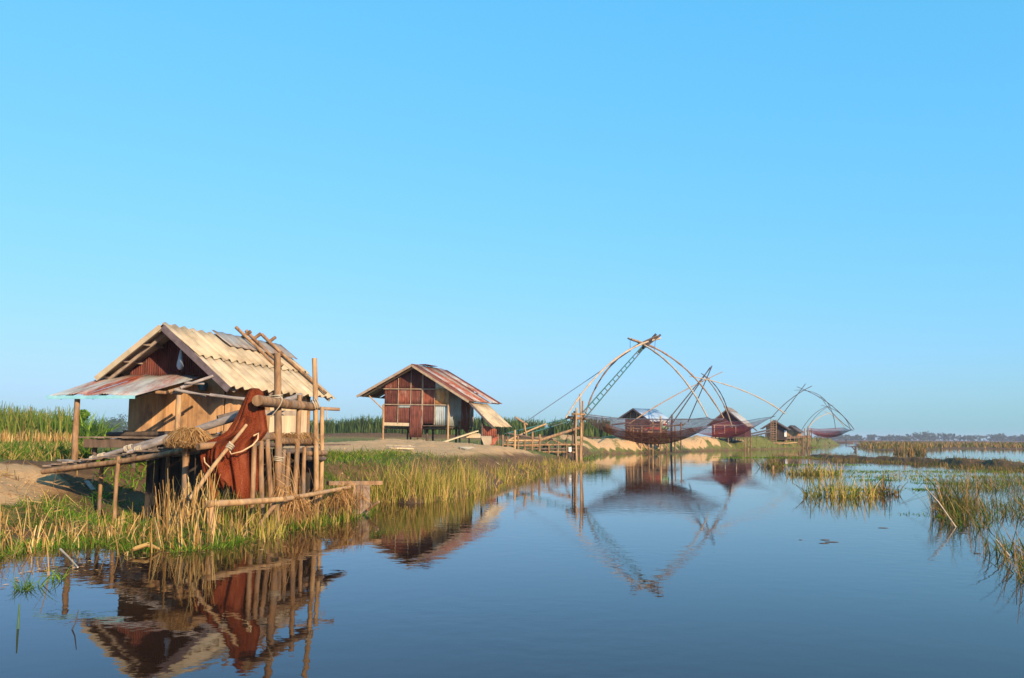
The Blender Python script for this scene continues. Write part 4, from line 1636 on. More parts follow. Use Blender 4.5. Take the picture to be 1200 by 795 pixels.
# bowed bamboo arms
CL1, CL2 = P(663, 490, 52.8), P(686, 486, 60.5)
CR1, CR2 = P(829, 489, 53.4), P(848, 490, 61.6)
arm(ln, bez(CL1, P(704, 436, 54.5), P(774, 396.5, 58.2), 22), .042, .06, 'bamboo')
arm(ln, bez(CL2, P(713, 432, 59.2), P(771.5, 394, 57.0), 22), .04, .055, 'brown_bamboo')
arm(ln, bez(CR1, P(790, 432, 55.3), P(736, 396.5, 58.6), 22), .04, .065, 'bamboo')
arm(ln, bez(CR2, P(804, 433, 59.8), P(740, 398, 56.8), 22), .04, .06, 'brown_bamboo')
m = MB()
for a, b in (((738.5, 398), (738.5, 412)), ((768, 397.5), (767, 413))):
    m.tube([P(*a, 58.4), P(*b, 57.2)], .018, .018, 5)
m.tube([P(739, 411, 57.5), P(682, 450, 55.5), P(617, 494, 52.0)], .022, .022, 5)
m.build('stay_rope', M['dark_rope'], ln)
# ladder mast and its lever tail
MB_, MT_ = P(684, 487, 55.2), P(758, 402, 57.6)


def ladder(root, A, B, wid, r, mt, n, name, over=0.0, side=None):
    t = (B - A).normalized()
    s = (t.cross(Vector((0, 1, .2))).normalized() if side is None else side) * wid / 2
    ld = thing_part(name, root, A)
    for sg in (1, -1):
        MB().tube([A + s * sg, B + s * sg * .45 + t * over], r, r * .85, 8).build('rail', M[mt], ld)
    m = MB()
    for i in range(n):
        k = (i + .5) / n
        p = A.lerp(B, k)
        ww = 1 - .55 * k
        m.tube([p + s * ww, p - s * ww], r * .7, r * .7, 6)
    m.build('rungs', M[mt], ld)
    return ld


def thing_part(name, root, at):
    o = bpy.data.objects.new(name, None)
    o.empty_display_size = .2
    COL.objects.link(o)
    o.parent = root
    o.location = Vector(at) - wpos(root)
    return o


ladder(ln, MB_, MT_, .34, .042, 'teal', 16, 'ladder_mast')
arm(ln, [P(748, 413, 57.4), P(774, 392.5, 57.9)], .075, .07, 'dark_pole', 'mast_tip', 0)
arm(ln, [P(750, 411.5, 57.6), P(769, 391.5, 57.2)], .075, .07, 'dark_pole', 'mast_tip', 0)
ladder(ln, P(592, 512.5, 53.0), P(673, 490.5, 55.0), .4, .042, 'teal', 9, 'lever_ladder', side=(P(592, 509, 53.0) - P(592, 512.5, 53.0)).normalized())
m = MB().log(P(603.5, 489, 52.3), P(618, 498, 52.6), .06)
m.build('lever_weight', M['brown_bamboo'], ln)
m = MB().log(P(614, 495, 52.4), P(617, 513, 52.5), .05)
m.build('post', M['pale_log'], ln)
m = MB().log(P(596, 516, 51.9), P(640, 497, 54.0), .05)
m.build('lever_pole', M['pale_log'], ln)
net_surface(ln, [P(684, 487, 53.6), CR1, CR2, P(688, 486.5, 60.3)], 1.75, M['net_brown'], M['net_rim'])


def far_lift_net(label, loc, ap, mast, arms, corners, sag, m_in, m_out, posts=()):
    t = thing('lift_net', label, 'lift net', loc, 'lift nets along the canal')
    for pts, r, mt in mast:
        arm(t, bez(*pts) if len(pts) == 3 else pts, r, r * .8, mt, 'mast_pole', 0)
    for pts, r, mt in arms:
        arm(t, bez(*pts, n=18), r, r * .7, mt, 'arm', 3)
    for a, b, r, mt in posts:
        MB().log(b, a, r).build('post', M[mt], t)
    net_surface(t, corners, sag, m_in, m_out, n=20)
    return t


D2 = 93.0
q = P(786, 528, D2)
C2 = [P(798, 502, 90), P(855, 500, 84), P(909, 487.3, 96), P(853, 494, 103)]
far_lift_net('second lift net with a red net spread before the red walled hut', (q.x, q.y, -.2), None,
             [((P(780, 496, 92), P(834.5, 429, 94)), .072, 'dark_pole'), ((P(786, 499, 93), P(832, 431, 94)), .072, 'dark_pole'), ((P(806, 495, 97), P(834, 430, 94)), .055, 'dark_pole')],
             [((P(737, 497, 86), P(785, 467, 91), P(846.5, 436, 95)), .058, 'brown_bamboo'), ((P(920, 485, 97), P(871, 458, 94), P(808, 441, 92)), .06, 'bamboo'),
              ((P(854.5, 489, 101), P(843, 458.5, 97), P(822, 438, 93)), .055, 'dark_pole'), ((P(858, 501, 85), P(846, 470, 89), P(824, 439, 94)), .06, 'brown_bamboo')],
             C2, 1.5, M['net_red'], M['net_thin'],
             [(P(774, 488, 92.5), P(774, 529, 92.5), .09, 'pale_log'), (P(787.5, 486, 93.5), P(786.5, 530, 93.5), .11, 'dark_log'), (P(798, 495, 94), P(798, 528, 94), .07, 'log'), (P(791, 500, 93), P(791, 529, 93), .07, 'log'),
              (P(776, 517, 92.5), P(785, 528, 92.5), .05, 'pale_log'), (P(784, 517, 92.5), P(774, 529, 92.5), .05, 'pale_log'), (P(780, 500, 92), P(803, 497, 95), .06, 'dark_log')])
D3 = 150.0
q = P(941, 520, D3)
C3 = [P(945, 504, 152), P(1000, 504, 148), P(989, 501, 160), P(946, 502, 162)]
far_lift_net('third lift net with dark crossing masts behind the ladder hut', (q.x, q.y, -.2), None,
             [((P(903, 491, 150), P(924, 470, 150.5), P(951.5, 452.5, 151)), .072, 'dark_pole'), ((P(910, 495, 151), P(944, 450, 151)), .072, 'dark_pole')],
             [((P(1001, 503.5, 149), P(975, 476, 150), P(934, 453.5, 151)), .062, 'dark_pole'), ((P(979, 503, 155), P(966, 468, 153), P(931, 457.5, 151)), .05, 'dark_pole'),
              ((P(1000, 505, 150), P(968, 474.5, 151), P(961.5, 464, 151)), .05, 'dark_pole')],
             C3, 1.5, M['net_red'], M['net_thin'],
             [(P(947, 500, 151), P(947, 524, 151), .09, 'log'), (P(943, 502, 151), P(943, 524, 151), .09, 'log')])
q = P(948, 519, 176)
far_lift_net('farthest lift net with thin bowed poles over the open canal', (q.x, q.y, -.2), None,
             [((P(939.5, 504, 176), P(961, 480.5, 176), P(977, 475, 177)), .05, 'dark_pole'), ((P(945, 506, 175), P(957, 487, 175.5), P(971, 476.5, 176)), .05, 'dark_pole')],
             [((P(946, 504, 170), P(956, 492, 173), P(974, 484, 176)), .07, 'bamboo'), ((P(989.5, 500, 182), P(980, 490, 179), P(966, 482, 176)), .06, 'bamboo'), ((P(997, 505, 172), P(987, 487, 174), P(962, 475, 176)), .055, 'dark_pole')],
             [P(948, 505, 170), P(997, 505, 172), P(989, 501, 182), P(950, 503, 184)], 1.4, M['net_red'], M['net_thin'],
             [(P(951, 502, 176), P(951, 521, 176), .09, 'log')])


# ================================================================== FAR HUTS
def gable_hut(label, F, apex, left, right, L, pf_, D, mt, wl=.72, wr=.75, roof='dark_roof', roof_r=None, nst=3, wall_side=None, zstilt=-.3):
    """gabled hut on stilts read from its front outline"""
    zr = P(*apex, D).z
    vl, zl = F.at_u(*left, 0)
    vr, ze = F.at_u(*right, 0)
    zf = F.at_u(apex[0], pf_, .6)[1]
    rz = lambda v: zr + ((ze - zr) * v / vr if v >= 0 else (zl - zr) * v / vl)
    root = thing('stilt_hut', label, 'hut', F.w(L / 2, 0, max(0, gz(F.w(L / 2, 0, 0)[:2]))), 'stilt huts along the bank')
    w = F.w
    n = max(3, int(L / .8))
    for sg, ve, zz, rm in ((1, vr, ze, roof_r or roof), (-1, vl, zl, roof)):
        m = MB()
        for k in range(n):
            a, b = L * k / n - .02, L * (k + 1) / n + .02
            m.corr(w(a, 0, zr), w(b, 0, zr), w(b, ve, zz), w(a, ve, zz), 5, .02, .01, per=5, rows=2, jag=.03)
        m.build('roof', M[rm], root)
        MB().beam(w(-.03, 0, zr - .08), w(-.03, ve, zz - .08), .06, .16).build('barge_board', M['barge'], root)
    a, b = vl * wl, vr * wr
    plank_wall('front_wall', w(.6, a, 0), w(.6, b, 0), zf, lambda x: min(rz(a + x), rz(a + x)) - .08, .3, M[mt], root, gap=.015)
    plank_wall('side_wall', w(.62, b, 0), w(L - .5, b, 0), zf, lambda x: rz(b) - .08, .3, M[wall_side or mt], root, gap=.015)
    plank_wall('side_wall', w(L - .5, a, 0), w(.62, a, 0), zf, lambda x: rz(a) - .08, .3, M[mt], root, gap=.015)
    m = MB()
    for p, q_ in ((a, 0), (0, b)):
        m.slab([w(L - .5, q_, zf), w(L - .5, p, zf), w(L - .5, p, rz(p) - .08), w(L - .5, q_, rz(q_) - .08)], .03)
    m.build('back_wall', M[mt], root)
    MB().beam(w(.3, (a + b) / 2, zf - .03), w(L - .3, (a + b) / 2, zf - .03), abs(b - a) + .3, .06).build('floor', M['dark_wood'], root)
    for uu in np.linspace(.5, L - .5, nst):
        for vv in (a, (a + b) / 2, b):
            p = w(uu, vv, 0)
            MB().log((p.x, p.y, min(gz((p.x, p.y)), 0) - .3), (p.x, p.y, zf), .08, bend=.006).build('stilt', M['log'], root)
    return root, zf, a, b, rz


F3 = Frame(P(742, 478.5, 99), 42)
r3, zf3, a3, b3, rz3 = gable_hut('small dark wood hut with a bluish roof behind the first lift net', F3, (742, 478.5), (724, 490.5), (763, 494), 4.6, 512, 99, 'dark_wood', roof='dark_roof', roof_r='blue_sheet')
for v in (a3 * .45, b3 * .1):
    MB().log(F3.w(.5, v, zf3), F3.w(.5, v, rz3(v) - .1), .08).build('front_post', M['pale_log'], r3)
dk = thing('net_platform', 'cluttered pole platform over the water before the blue roofed hut', 'platform', P(765, 530, 96))
for a, b, r, mt in (((732, 499), (801, 498.5), .07, 'dark_log'), ((735, 502), (790, 506), .06, 'log'), ((734, 511), (792, 510), .07, 'dark_log'), ((758, 506.5), (776, 506.5), .06, 'pale_log'), ((733, 513), (800, 513), .07, 'log'), ((717, 498), (737, 495.5), .09, 'dark_pole')):
    MB().log(P(*a, 95), P(*b, 95.5), r).build('rail', M[mt], dk)
for px, y0 in ((735, 499), (742, 500), (752, 500), (765, 494), (760, 505), (738, 505), (781, 503)):
    m = MB()
    post_to(m, P(px, y0, 95.2), (px, 529), 95.2, -.5, .08)
    m.build('post', M['pale_log'] if px in (742, 752, 765) else M['log'], dk)
m = MB()
for i in range(26):
    a = P(733 + i * 2.5, 511, 95.1)
    m.beam(a, a + Vector((.3, 2.6, 0)), .2, .04)
m.build('deck_boards', M['dark_wood'], dk)
q = P(779, 503.5, 94.3)
tb = thing('round_basket', 'round pale basket with a green lower half on the net platform', 'basket', q)
prof = lambda pp: [(r * 1.0, z) for r, z in pp]
MB().lathe(q, [(0, 0), (.36, 0), (.45, .12), (.48, .30), (.47, .34)], 16).build('base', M['green_plastic'], tb)
MB().lathe(q, [(.47, .34), (.46, .52), (.40, .72), (.28, .88), (.12, .96), (0, .97)], 16).build('upper', M['cream'], tb)
m = MB()
m.lathe(q + Vector((-.05, -.42, .50)), [(0, -.10), (.14, -.08), (.2, 0), (.14, .1), (0, .12)], 10, .1)
m.build('red_patch', M['red_cloth'], tb)
m = MB()
a = P(763, 501, 96.5)
m.slab([P(752, 501, 96.4), P(776, 501, 96.6), P(776, 505.5, 96.6), P(752, 505.5, 96.4)], .03)
tag(m.build('red_cloth', M['red_cloth']), 'dull red cloth stretched along the platform rail of the blue roofed hut', 'cloth')

F4 = Frame(P(851.5, 479.5, 124), 24)
r4, zf4, a4, b4, rz4 = gable_hut('red walled hut with a striped patched roof on a sandy bank', F4, (851.5, 479.5), (828.5, 498.5), (876, 500), 6.2, 512, 124, 'red_wall', roof='dark_roof', roof_r='stripe_roof', wl=.8, wr=.82)
for (x0, y0, x1, y1) in ((836, 498.5, 866, 498.5), (837, 498.5, 837, 509), (849, 499, 849, 509), (862, 499, 862, 509), (842, 508, 848, 508)):
    p, q_ = F4.at_u(x0, y0, .52), F4.at_u(x1, y1, .52)
    MB().beam(F4.w(.54, *p), F4.w(.54, *q_), .12, .12, up=(1, .2, .1)).build('batten', M['grey_plank'], r4)
for i in range(7):
    u = .2 + i * .9
    MB().log(F4.w(u, .5, rz4(.5) + .12), F4.w(u + .3, -.5, rz4(0) + .35), .05).build('roof_pole', M['grey_log'], r4)
F5 = Frame(P(907, 492.5, 146), 20)
r5, zf5, a5, b5, rz5 = gable_hut('low dark hut with a tall pole ladder in front and white panel', F5, (907, 492.5), (891, 502.5), (925.5, 503.5), 5.0, 515, 146, 'black_wood', wl=.6, wr=.7)
p, q_ = F5.at_u(919, 504.5, .5), F5.at_u(922, 512, .5)
MB().slab([F5.w(.52, p[0], q_[1]), F5.w(.52, q_[0], q_[1]), F5.w(.52, q_[0], p[1]), F5.w(.52, p[0], p[1])], .03).build('panel', M['white'], r5)
ld = thing('pole_ladder', 'tall pole ladder standing in the water before the low dark hut', 'ladder', P(905, 526, 142))
for x in (903.5, 906, 909.5):
    m = MB()
    post_to(m, P(x, 492, 142.5), (x, 526), 142.5, -.5, .08)
    m.build('rail', M['log'], ld)
m = MB()
for i in range(10):
    m.log(P(902.8, 495 + i * 2.7, 142.3), P(910.3, 495 + i * 2.7, 142.3), .05)
m.build('rungs', M['log'], ld)
wk = thing('walkway', 'dark sloping walkway of poles between the red hut and the ladder hut', 'walkway', P(880, 520, 138))
for (x0, y0, x1, y1, r) in ((852, 514.5, 905, 503, .12), (854, 516, 905, 506, .12), (866, 511, 866, 524, .08), (876, 510, 876, 524, .08), (887, 509, 887, 525, .08), (897, 507, 897, 525, .08), (880, 499.5, 887, 505, .08)):
    MB().log(P(x0, y0, 130 + (x0 - 852) * .25), P(x1, y1, 130 + (x1 - 852) * .25), r).build('pole', M['dark_pole'] if r > .1 else M['dark_log'], wk)
m = MB()
for i in range(24):
    t = i / 24
    a = P(852 + 53 * t, 514.8 - 11 * t, 130.2 + 13 * t)
    m.beam(a, a + Vector((-.2, 1.2, 0)), .5, .05)
m.build('deck_boards', M['dark_wood'], wk)
m = MB().log(P(872, 522.3, 139), P(934, 518.7, 146), .09)
m.log(P(900, 519.8, 141), P(919, 519.3, 141.5), .1)
tag(m.build('floating_pole', M['pale_log']), 'long pale poles lying low along the bank below the ladder hut', 'pole')
F6 = Frame(P(926, 498.5, 153), 30)
r6, zf6, a6, b6, rz6 = gable_hut('smallest hut with an orange brown wall beyond the white panel', F6, (926, 498.5), (919, 504), (938, 507), 3.6, 513.5, 153, 'plank', roof='dark_roof', wl=.8, wr=.7)
dk = thing('pole_deck', 'dark low deck on many short poles beside the smallest hut', 'deck', P(932, 522, 150))
MB().beam(P(914, 514, 148), P(950, 511.5, 152), .06, .35).build('edge_beam', M['dark_wood'], dk)
m = MB()
for i in range(20):
    t = i / 20
    a = P(914 + 36 * t, 513.2 - 2.3 * t, 148 + 4 * t)
    m.beam(a, a + Vector((.3, 2.4, 0)), .34, .05)
m.build('deck_boards', M['dark_wood'], dk)
for x in (916, 921, 926, 931, 936, 941, 946, 949):
    m = MB()
    D = 148 + (x - 914) * .11
    post_to(m, P(x, 511 if x < 940 else 505, D), (x, 525), D, -.5, .09)
    m.build('post', M['log'], dk)

# ================================================================== boat with a standing figure, stakes in the water
q = G(986, 519.6)
bt = MB()
prof_ = []
n = 16
vs = []
for i in range(n + 1):
    t = i / n * 2 - 1
    hw = .55 * (1 - abs(t) ** 2.6) + .02
    zt = .32 + .28 * abs(t) ** 3
    for (a, z) in ((-hw, zt), (-hw * .75, .02), (0, -.06), (hw * .75, .02), (hw, zt)):
        vs.append((q.x + t * 4.6, q.y + a, z))
fsb = []
for i in range(n):
    for k in range(4):
        fsb.append((i * 5 + k, i * 5 + k + 1, (i + 1) * 5 + k + 1, (i + 1) * 5 + k))
bt.add(vs, fsb, True)
bo = bt.build('boat', M['dark_wood'])
tag(bo, 'long low dark boat far off on the open canal', 'boat')
me = bpy.data.meshes.new('person')
bx, by = q.x + 1.8, q.y
jv = [(0, 0, .92), (0, 0, 1.15), (0, 0, 1.38), (0, -.01, 1.50), (0, -.02, 1.60), (0, -.02, 1.72),
      (.19, 0, 1.40), (.24, -.06, 1.14), (.20, -.24, .98), (-.19, 0, 1.40), (-.25, -.05, 1.14), (-.2, -.22, 1.0),
      (.10, 0, .86), (.12, -.03, .48), (.13, .02, .08), (.14, -.12, .04), (-.10, 0, .86), (-.12, -.03, .48), (-.13, .02, .08), (-.14, -.12, .04)]
je = [(0, 1), (1, 2), (2, 3), (3, 4), (4, 5), (2, 6), (6, 7), (7, 8), (2, 9), (9, 10), (10, 11), (0, 12), (12, 13), (13, 14), (14, 15), (0, 16), (16, 17), (17, 18), (18, 19)]
jr = [.14, .13, .15, .06, .10, .08, .07, .05, .04, .07, .05, .04, .09, .065, .05, .035, .09, .065, .05, .035]
me.from_pydata(jv, je, [])
po = bpy.data.objects.new('person', me)
COL.objects.link(po)
po.location = (bx, by, .0)
po.modifiers.new('skin', 'SKIN')
for i, r in enumerate(jr):
    me.skin_vertices[0].data[i].radius = (r, r)
me.skin_vertices[0].data[0].use_root = True
sb = po.modifiers.new('sub', 'SUBSURF')
sb.levels = sb.render_levels = 1
me.materials.append(M['dark_cloth'])
tag(po, 'distant person in dark clothing standing in the long boat', 'person')
for i, (px, y0, y1, lab, bend) in enumerate(((1002.5, 524, 528.5, 'short dark forked stub poking from the canal near the boat', .1), (1014, 516, 523, 'thin stake standing in the water left of the marsh edge', .01),
                                             (967, 517, 525, 'thin upright stake below the farthest red net', .01), (1059, 519, 536, 'pale straight stake among the marsh reeds behind the dyke', .01),
                                             (905.5, 546, 551, 'stubby brown stump sticking out of the water below the ladder hut', .04), (882, 539, 543, 'tiny pale stub standing in the water before the weed strip', .05))):
    b = G(px, y1)
    t = P(px + .3, y0, b.y)
    k = b.y / 40
    m = MB().log((b.x, b.y, -.4), t, (.10 if i in (0, 4) else .035) * min(1.6, max(.7, k * .6)), bend=bend)
    if i == 0:
        m.log((b.x - .1, b.y, .1), (b.x - .5, b.y, .55), .07)
    tag(m.build('stake', M['log'] if i != 0 else M['dark_log']), lab, 'stake')

# ================================================================== VEGETATION
def stuff(name, vf, mt, label):
    o = obj_np(name, vf[0], vf[1], mt)
    tag(o, label, kind='stuff')
    return o


def plant(name, vf, mt, label, cat, base, group=None):
    o = obj_np(name, vf[0], vf[1], mt, at=base)
    tag(o, label, cat, group)
    return o


def patchy(q, s, thr, seed):
    return q[fbm(q[:, 0], q[:, 1], s, 3, seed) > thr]


# short turf over the levee
q = scatter_px(46000, -60, 700, 516, 660, .7)
q = patchy(q, 3.0, -.18, 31)
p = on_ground(q, .12, 3, soil=.45)
p = p[np.hypot(p[:, 0] - HOL[0], p[:, 1] - HOL[1]) > 2.5]
fu = (p[:, 0] - F1.o.x) * F1.u.x + (p[:, 1] - F1.o.y) * F1.u.y
fv = (p[:, 0] - F1.o.x) * F1.v.x + (p[:, 1] - F1.o.y) * F1.v.y
p = p[~((fu > -2.2) & (fu < 6) & (fv > VWL - .2) & (fv < VWR + .9))]
dist = np.hypot(p[:, 0], p[:, 1])
parts = []
for lo, hi, h, wd in ((0, 18, .17, .010), (18, 32, .17, .016), (32, 60, .2, .03), (60, 140, .25, .07)):
    s = p[(dist >= lo) & (dist < hi)]
    if len(s):
        parts.append(blades(s, h, wd, .5, .5))
q = scatter_px(9000, 380, 560, 536, 575, .7)
p = on_ground(q, .1, 3, soil=.5)
parts.append(blades(p, .22, .015, .5, .5))
stuff('grass', merge(parts), M['bank_grass'], 'short green and straw coloured grass over the levee')

# weeds and broken reeds along the near water edge
q = scatter_px(26000, -40, 440, 588, 690, .12)
p = on_ground(q, -.35, .42, sdmin=-.7, sdmax=4.5)
p = p[p[:, 1] < 21]
d = fbm(p[:, 0], p[:, 1], .8, 3, 37)
w1 = blades(p[d > -.2], .2, .013, .5, .6)
stuff('water_weed', w1, M['green_weed'], 'bright green weed creeping along the near water edge')
q = scatter_px(1700, -40, 300, 600, 668, .1)
p = on_ground(q, -.4, .38, sdmin=-.5, sdmax=3.2)
p = patchy(p, .9, -.16, 41)
p[:, 2] = np.maximum(p[:, 2], -.1)
v1 = blades(p, .42, .015, .32, .12, kink=.35, seg=4, hvar=.55, taper=.5)
q = scatter_px(200, 186, 250, 600, 640, .05)
p = on_ground(q, -.5, .6)
v2 = blades(p, .85, .02, .16, .08, kink=.25, seg=4, hvar=.35, taper=.5)
q = scatter_px(700, -30, 240, 560, 640, .5)
p = on_ground(q, .2, 1.2)
v3 = blades(p, .45, .012, 1.2, .5, kink=.4, seg=4, hvar=.5, taper=.5)
stuff('broken_reeds', merge([v1, v2, v3]), M['dry_reed'], 'broken straw coloured reed stalks along the near bank')
q = scatter_px(1500, 185, 425, 586, 636, .0)
p = on_ground(q, -.5, .4, sdmin=-.9, sdmax=1.0)
v1 = blades(p, .38, .016, .22, .25, kink=.12, seg=4)
q = scatter_px(420, 236, 322, 597, 622, .1)
p = on_ground(q, -.5, .6)
v4 = blades(p, .62, .015, .2, .12, kink=.2, seg=4)
v1 = merge([v1, v4])
stuff('bank_reeds', v1, M['mixed_reed'], 'green and yellow reeds growing under the peeled rail')
q = scatter_px(7000, 372, 480, 537, 566, .7)
p = on_ground(q, .2, 3, soil=.6)
stuff('slope_grass', blades(p, .13, .016, .5, .6), M['green_weed'], 'bright short grass on the sunlit slope right of the tan roofed hut')
q = scatter_px(2600, 112, 205, 566, 606, .35)
p = on_ground(q, .05, 1.3)
p = p[np.hypot(p[:, 0] - HOL[0], p[:, 1] - HOL[1]) > 2.2]
stuff('bank_herbs', blades(p, .2, .03, .5, .6), M['green_weed'], 'leafy green herbs on the slope below the ramp')


# the clump between the huts and reeds to the first net
def reed_band(pts, n, spread, h, wd, mt, seed):
    """stalks scattered round a line of ground points"""
    rng = np.random.default_rng(seed)
    P_ = np.array(pts)
    k = rng.integers(0, len(P_) - 1, n)
    t = rng.random(n)[:, None]
    q = P_[k] * (1 - t) + P_[k + 1] * t + rng.normal(0, spread, (n, 2))
    p = on_ground(q, -9, .30)
    p[:, 2] = np.maximum(p[:, 2], -.15)
    return p


pts = [xy(456, 587), xy(480, 587), xy(515, 580), xy(545, 573)]
p = reed_band(pts, 4600, .42, 1, .02, None, 5)
base = xy(490, 586)
plant('reed_bed', blades(p, .62, .013, .2, .16, kink=.22, seg=4, hvar=.75, rng=np.random.default_rng(6)), M['mixed_reed'],
      'dense yellow green reed bed at the water edge in front of the patchwork hut', 'reeds', (base[0], base[1], 0))
pts = [xy(565, 566), xy(600, 556), xy(640, 551), xy(684, 545.5)]
p = reed_band(pts, 2400, .6, 1, .03, None, 8)
base = xy(625, 552)
plant('reed_bed', blades(p, .38, .021, .24, .2, kink=.2, seg=3, hvar=.75, rng=np.random.default_rng(9)), M['mixed_reed'],
      'ragged reed bed growing along the foot of the pole jetty', 'reeds', (base[0], base[1], 0))
pts = [xy(500, 560, .3), xy(560, 548, .5), xy(600, 540, .5)]
p = reed_band(pts, 260, 1.0, .6, .02, None, 18)
stuff('slope_straw', blades(p, .25, .03, .9, .4, kink=.3), M['dry_reed'], 'dry straw on the slope behind the reed beds')
# green fringe along the far shore
pts = [xy(*s) for s in ((683, 541), (690, 535), (705, 531.7), (760, 530.7), (830, 528.2), (880, 527), (940, 525.3), (958, 524.2))]
parts = []
for k in range(len(pts) - 1):
    a, b = np.array(pts[k]), np.array(pts[k + 1])
    n = int(np.linalg.norm(b - a) * (15 if k < 4 else 45))
    t = RNG.random(n)[:, None]
    q = a * (1 - t) + b * t + RNG.normal(0, .45, (n, 2))
    p = on_ground(q, -.5, .14 if k < 4 else .3)
    parts.append(blades(p, .16 if k < 4 else .3, .05, .4, .4))
stuff('shore_grass', merge(parts), M['green_weed'], 'green grass fringe along the far shore below the nets')
q = scatter_px(2500, 862, 960, 519, 525, .5)
p = on_ground(q, .05, 3)
stuff('spit_grass', blades(p, .6, .08, .4, .3), M['bank_grass'], 'rough grass on the spit under the farthest huts')


q = np.stack([RNG.uniform(8, 34, 2600), RNG.uniform(84, 125, 2600)], -1)
p = on_ground(q, .5, 3, sdmin=.8, sdmax=6)
p = patchy(p, 3, .02, 87)
stuff('bluff_straw', blades(p, .45, .05, .6, .4, kink=.3), M['bank_grass'], 'patches of straw and grass on the sandy bluff behind the nets')


# tall cane, left foreground field and along the far levee
def cane(n, px0, px1, Y0, Y1, h, wd, rng, zmin=-1):
    px = rng.uniform(px0, px1, n)
    Y = Y0 + (Y1 - Y0) * rng.random(n) ** 1.5
    X = (px - 600) / FPX * Y
    q = np.stack([X, Y], -1)
    q = q[fbm(q[:, 0], q[:, 1], 5, 3, 51) > -.32]
    p = on_ground(q)
    hh = h * (.55 + .55 * rng.random(len(p)) ** .7) * (1 + .35 * fbm(p[:, 0], p[:, 1], 4, 3, 53))
    return blades(p, hh, wd, .10, .16, seg=4, rng=rng, taper=.7)


rng = np.random.default_rng(21)
stuff('tall_cane', cane(9000, -330, 84, 56, 74, 2.55, .075, rng), M['cane'], 'tall green cane field at the left edge')
stuff('cane_litter', cane(2500, -330, 90, 53, 58, .9, .05, rng), M['dry_reed'], 'dry straw skirt at the foot of the cane field')
stuff('far_cane', merge([cane(12000, 330, 716, 127, 145, 2.35, .16, rng), cane(900, 330, 716, 127, 130, 2.7, .10, rng)]), M['far_cane'], 'long belt of dark green cane along the far levee')
q = scatter_px(6000, -60, 110, 520, 548, .8)
p = on_ground(q, .1, 2)
stuff('meadow_grass', blades(p, .34, .05, .4, .4), M['bank_grass'], 'rank meadow grass before the cane field')


# bright bush by the cane
def bush(px, py, D, r, n, size, label, mt='foliage', h=2.0):
    b = P(px, py, D)
    z0 = gz((b.x, b.y))
    root = thing('bush', label, 'bush', (b.x, b.y, z0))
    rng = np.random.default_rng(int(px))
    cs, rs = [], []
    stems = MB()
    for i in range(9):
        a = rng.uniform(0, 6.28)
        rr = r * rng.uniform(0, .75)
        hz = h * rng.uniform(.35, .92)
        c = (b.x + math.cos(a) * rr, b.y + math.sin(a) * rr, z0 + hz)
        cs.append(c)
        rs.append(r * rng.uniform(.25, .5))
        stems.log((b.x + math.cos(a) * .1, b.y + math.sin(a) * .1, z0 - .1), c, .035, .015, n=5)
    V, F = leaf_cloud(cs, rs, n, size, rng, .9)
    obj_np('foliage', V, F, M[mt], root)
    stems.build('stem', M['bark'], root)


b = P(101, 520, 60)
g = np.random.default_rng(15)
n = 420
a_ = g.uniform(0, 6.28, n)
rr = 1.15 * g.random(n) ** .6
p = on_ground(np.stack([b.x + np.cos(a_) * rr * 1.1, b.y + np.sin(a_) * rr], -1))
plant('cane_clump', blades(p, 1.75, .13, .22, .55, seg=5, hvar=.6, rng=g, taper=.9), M['foliage'], 'bright yellow green leafy clump arching beside the right end of the cane field', 'plant', (b.x, b.y, float(p[:, 2].min())))
bush(92, 520, 63, .9, 1100, .16, 'mid green bush half hidden behind the awning post', h=2.4)


# woods on the skyline
def woods(name, px0, px1, D0, D1, n_tree, h0, h1, leaf, per, label, seed, px_h=None):
    rng = np.random.default_rng(seed)
    parts = []
    for i in range(n_tree):
        px = rng.uniform(px0, px1)
        D = rng.uniform(D0, D1)
        X = (px - 600) / FPX * D
        h = rng.uniform(h0, h1) * (px_h(px) if px_h else 1)
        cs = [(X + rng.normal(0, h * .32), D + rng.normal(0, h * .3), .3 + h * rng.uniform(.10, .85)) for _ in range(7)]
        rs = [h * rng.uniform(.13, .28) for _ in range(7)]
        parts.append(leaf_cloud(cs, rs, per, leaf, rng, .8))
    return stuff(name, merge(parts), M['foliage_far'], label)


woods('far_woods', 940, 1330, 900, 1150, 230, 6.5, 10, .75, 150, 'low hazy woods along the right skyline', 61, lambda x: .72 if x < 1065 else (1.05 if x < 1110 else .92 + .16 * math.sin(x * .11)))
woods('skyline_woods', -60, 152, 430, 560, 60, 6, 9.5, .42, 420, 'blue green woods on the left skyline behind the pond', 62, lambda x: 1.25 if 130 < x < 148 else .9)
woods('skyline_woods', 330, 720, 480, 620, 110, 6, 9.8, .5, 200, 'hazy woods showing just above the far cane belt', 63, lambda x: 1.12 if x < 480 else .8)

# right hand marsh
rng = np.random.default_rng(71)
poly = [xy(1097, 592), xy(1108, 612), xy(1135, 632), xy(1168, 660), xy(1205, 692), xy(1330, 730), xy(1420, 600), xy(1300, 566), xy(1200, 562), xy(1105, 566)]
q = area_poly(34000, poly, rng)
s = poly_sd(q[:, 0], q[:, 1], poly)
q = q[(fbm(q[:, 0], q[:, 1], 1.6, 3, 73) + .10 * np.exp(-s) > .0)]
q = q[rng.random(len(q)) < np.clip(22 / np.hypot(q[:, 0], q[:, 1]) * .42, .18, 1)]
p = on_ground(q)
p[:, 2] = -.12
stuff('marsh_reeds', blades(p, .46, .012, .34, .2, kink=.3, seg=4, hvar=.8, dirn=math.pi, rng=rng, taper=.6), M['marsh_reed'], 'reddish brown and olive reeds crowding the right hand shallows')
q = q[rng.random(len(q)) < .35]
p = on_ground(q)
p[:, 2] = -.06
